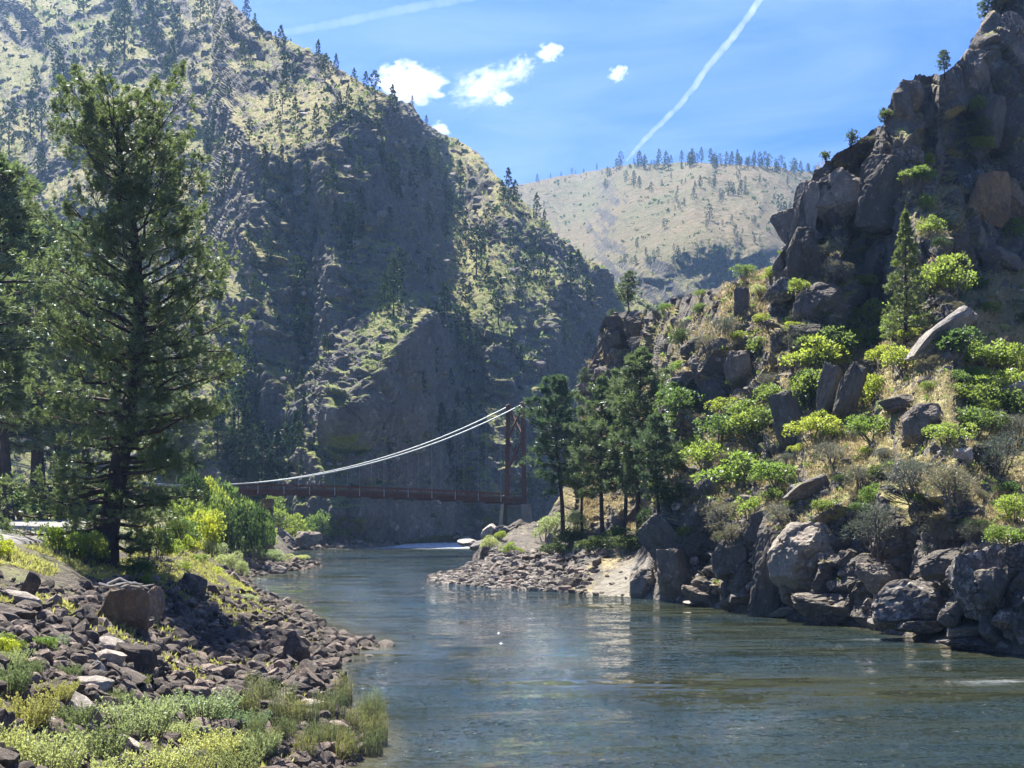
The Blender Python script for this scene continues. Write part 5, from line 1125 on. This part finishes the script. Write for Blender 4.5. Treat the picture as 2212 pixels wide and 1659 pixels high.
# broken rock over the mountain and the right slope
def debris(name, pts, sz, m, label):
    V2, F2 = [], []; nv = 0
    for p_, s in zip(pts, sz):
        V, F = low[r.randint(12)]; W_ = V*np.array([s*r.uniform(.8, 1.6), s*r.uniform(.8, 1.3), s*r.uniform(.6, 1.1)])+p_; V2.append(W_); F2.append(F+nv); nv += len(V)
    o = link(name, newmesh(name, np.concatenate(V2), np.concatenate(F2), [m])); tag(o, label, name.replace('_', ' '), kind='stuff')
g = pick(lm, 2600, r, lambda x, y, a, b: (nz_[a, b] > .45) & (x > 0) & (x < 1320)); debris("scree", g, g[:, 1]*.0019*(.4+1.6*r.rand(len(g))**2), M['speck_rock'], "broken grey rock and scree strewn over the left mountain")
bs = pick(rb, 2200, r, lambda x, y, a, b: (x > 932) & (x < 1270) & (y > 1190)); g = pick(rb, 2200, r, lambda x, y, a, b: (x > 1230) & (y > 560) & (y < 1340) & ~((x < 1430) & (y > 1190))); g = np.concatenate([g, bs]); debris("loose_stones", g, g[:, 1]*.0022*(.4+1.6*r.rand(len(g))**2), M['speck_rock'], "small loose stones strewn over the right slope")
# driftwood over the tan boulder
mb = MB()
for k in range(7):
    a = at(215+k*9, 1268+(k*7) % 13, 40.5); b = at(262+k*12, 1262+(k*11) % 22, 40.0); a.z += .1
    mb.tube([a, (a+b)/2+Vector((0, 0, .12*((k % 3)-.6))), b], [.05-.004*k, .04, .015], 5)
tag(link("driftwood", mb.mesh("driftwood", M['driftwood'])), "tangle of bleached driftwood branches lying above the tan boulder", "driftwood")
# ------------------------------------------------------------ clouds and vapour trails, beyond the haze
def cloud_mat(name, dens, sc, th, soft, radial=True):
    m, t, o = mat(name); tc = N(t, "TexCoord"); P = tc.outputs['Object']
    n = noise(t, P, sc, 6, .62, .3)
    if radial:
        ln = N(t, "VectorMath", operation='LENGTH'); L(t, P, ln.inputs[0]); n = math_(t, 'SUBTRACT', n, math_(t, 'MULTIPLY', math_(t, 'POWER', ln.outputs['Value'], 2.), .34))
    mr = N(t, "MapRange"); mr.inputs['From Min'].default_value = th; mr.inputs['From Max'].default_value = th+soft; mr.inputs['To Max'].default_value = dens; L(t, n, mr.inputs['Value'])
    v = N(t, "VolumePrincipled"); v.inputs['Color'].default_value = (1, 1, 1, 1); v.inputs['Anisotropy'].default_value = .55; L(t, mr.outputs[0], v.inputs['Density'])
    L(t, v.outputs[0], o.inputs['Volume']); return m
def cloud(vx, vy, wv, hv, key, label, roll=0.):
    Y = 3200.; V, F = ICO[4]; V = V*1.05; o = link("cloud", newmesh("cloud", V, F, [M[key]])); o.location = at(vx, vy, Y); w_, h_ = vsize(wv, Y)/2, vsize(hv, Y)/2
    o.scale = (w_, (w_+h_)/2, h_); o.rotation_euler = (0, R(roll), 0); tag(o, label, "cloud", "small white cumulus clouds above the ridge")
M['cloud_big'] = cloud_mat("cloud_vapour", .045, 2.6, .30, .36); M['cloud_torn'] = cloud_mat("torn_cloud_vapour", .016, 3.8, .37, .30); M['cloud_small'] = cloud_mat("small_cloud_vapour", .05, 2.2, .34, .32)
cloud(884, 182, 190, 110, 'cloud_big', "largest white cloud, billowing just above the mountain ridge", 4)
cloud(1045, 185, 210, 110, 'cloud_torn', "ragged torn cloud stretching right of the largest cloud", -18)
cloud(1122, 150, 110, 84, 'cloud_torn', "thin ragged cloud between the torn cloud and the highest puff", -30)
cloud(1186, 112, 78, 54, 'cloud_small', "compact white puff at the upper right end of the cloud line", -6)
cloud(1084, 212, 60, 44, 'cloud_small', "small puff hanging below the ragged torn cloud", 10)
cloud(1334, 158, 60, 46, 'cloud_small', "small lone cloud in the middle of the blue sky", -20)
cloud(950, 280, 56, 50, 'cloud_small', "little white cloud peeping over the ridge crest", 30)
def trail(pts, Y, rad, m, label):
    pts = np.array(pts, float); t = np.linspace(0, 1, len(pts)); u = np.linspace(0, 1, 60); q = np.stack([np.interp(u, t, pts[:, 0]), np.interp(u, t, pts[:, 1])], 1)
    q[:, 0] += 2.2*perlin(u*22, u*0+1.3, u*0)+1.2*perlin(u*60, u*0+4.3, u*0); P3 = [at(a, b, Y)[:] for a, b in q]; mb = MB(); rr = np.interp(u, np.linspace(0, 1, len(rad)), rad)*(1+.35*perlin(u*40, u*0+9.3, u*0)); mb.tube(P3, rr, 16)
    P0 = np.array(P3).mean(0); V = np.concatenate(mb.V)-P0; o = link("vapour_trail", newmesh("vapour_trail", V, np.concatenate(mb.F), [m])); o.location = P0.tolist(); tag(o, label, "vapour trail")
M['trail'] = cloud_mat("trail_vapour", .011, .030, .20, .45, False); M['trail_faint'] = cloud_mat("faint_trail_vapour", .0022, .014, .20, .4, False)
trail([(1352,348),(1398,296),(1432,262),(1470,225),(1500,186),(1540,130),(1580,84),(1612,42),(1650,-14),(1690,-70)], 4200, [5, 8, 9, 8, 10, 11, 11, 10, 9], M['trail'], "long bright jet trail slanting up the sky right of centre")
trail([(560,82),(640,66),(740,48),(840,26),(960,4),(1060,-16)], 4200, [11, 12, 13, 14, 15], M['trail_faint'], "faint straight jet trail crossing the sky above the left mountain")
write_labels()
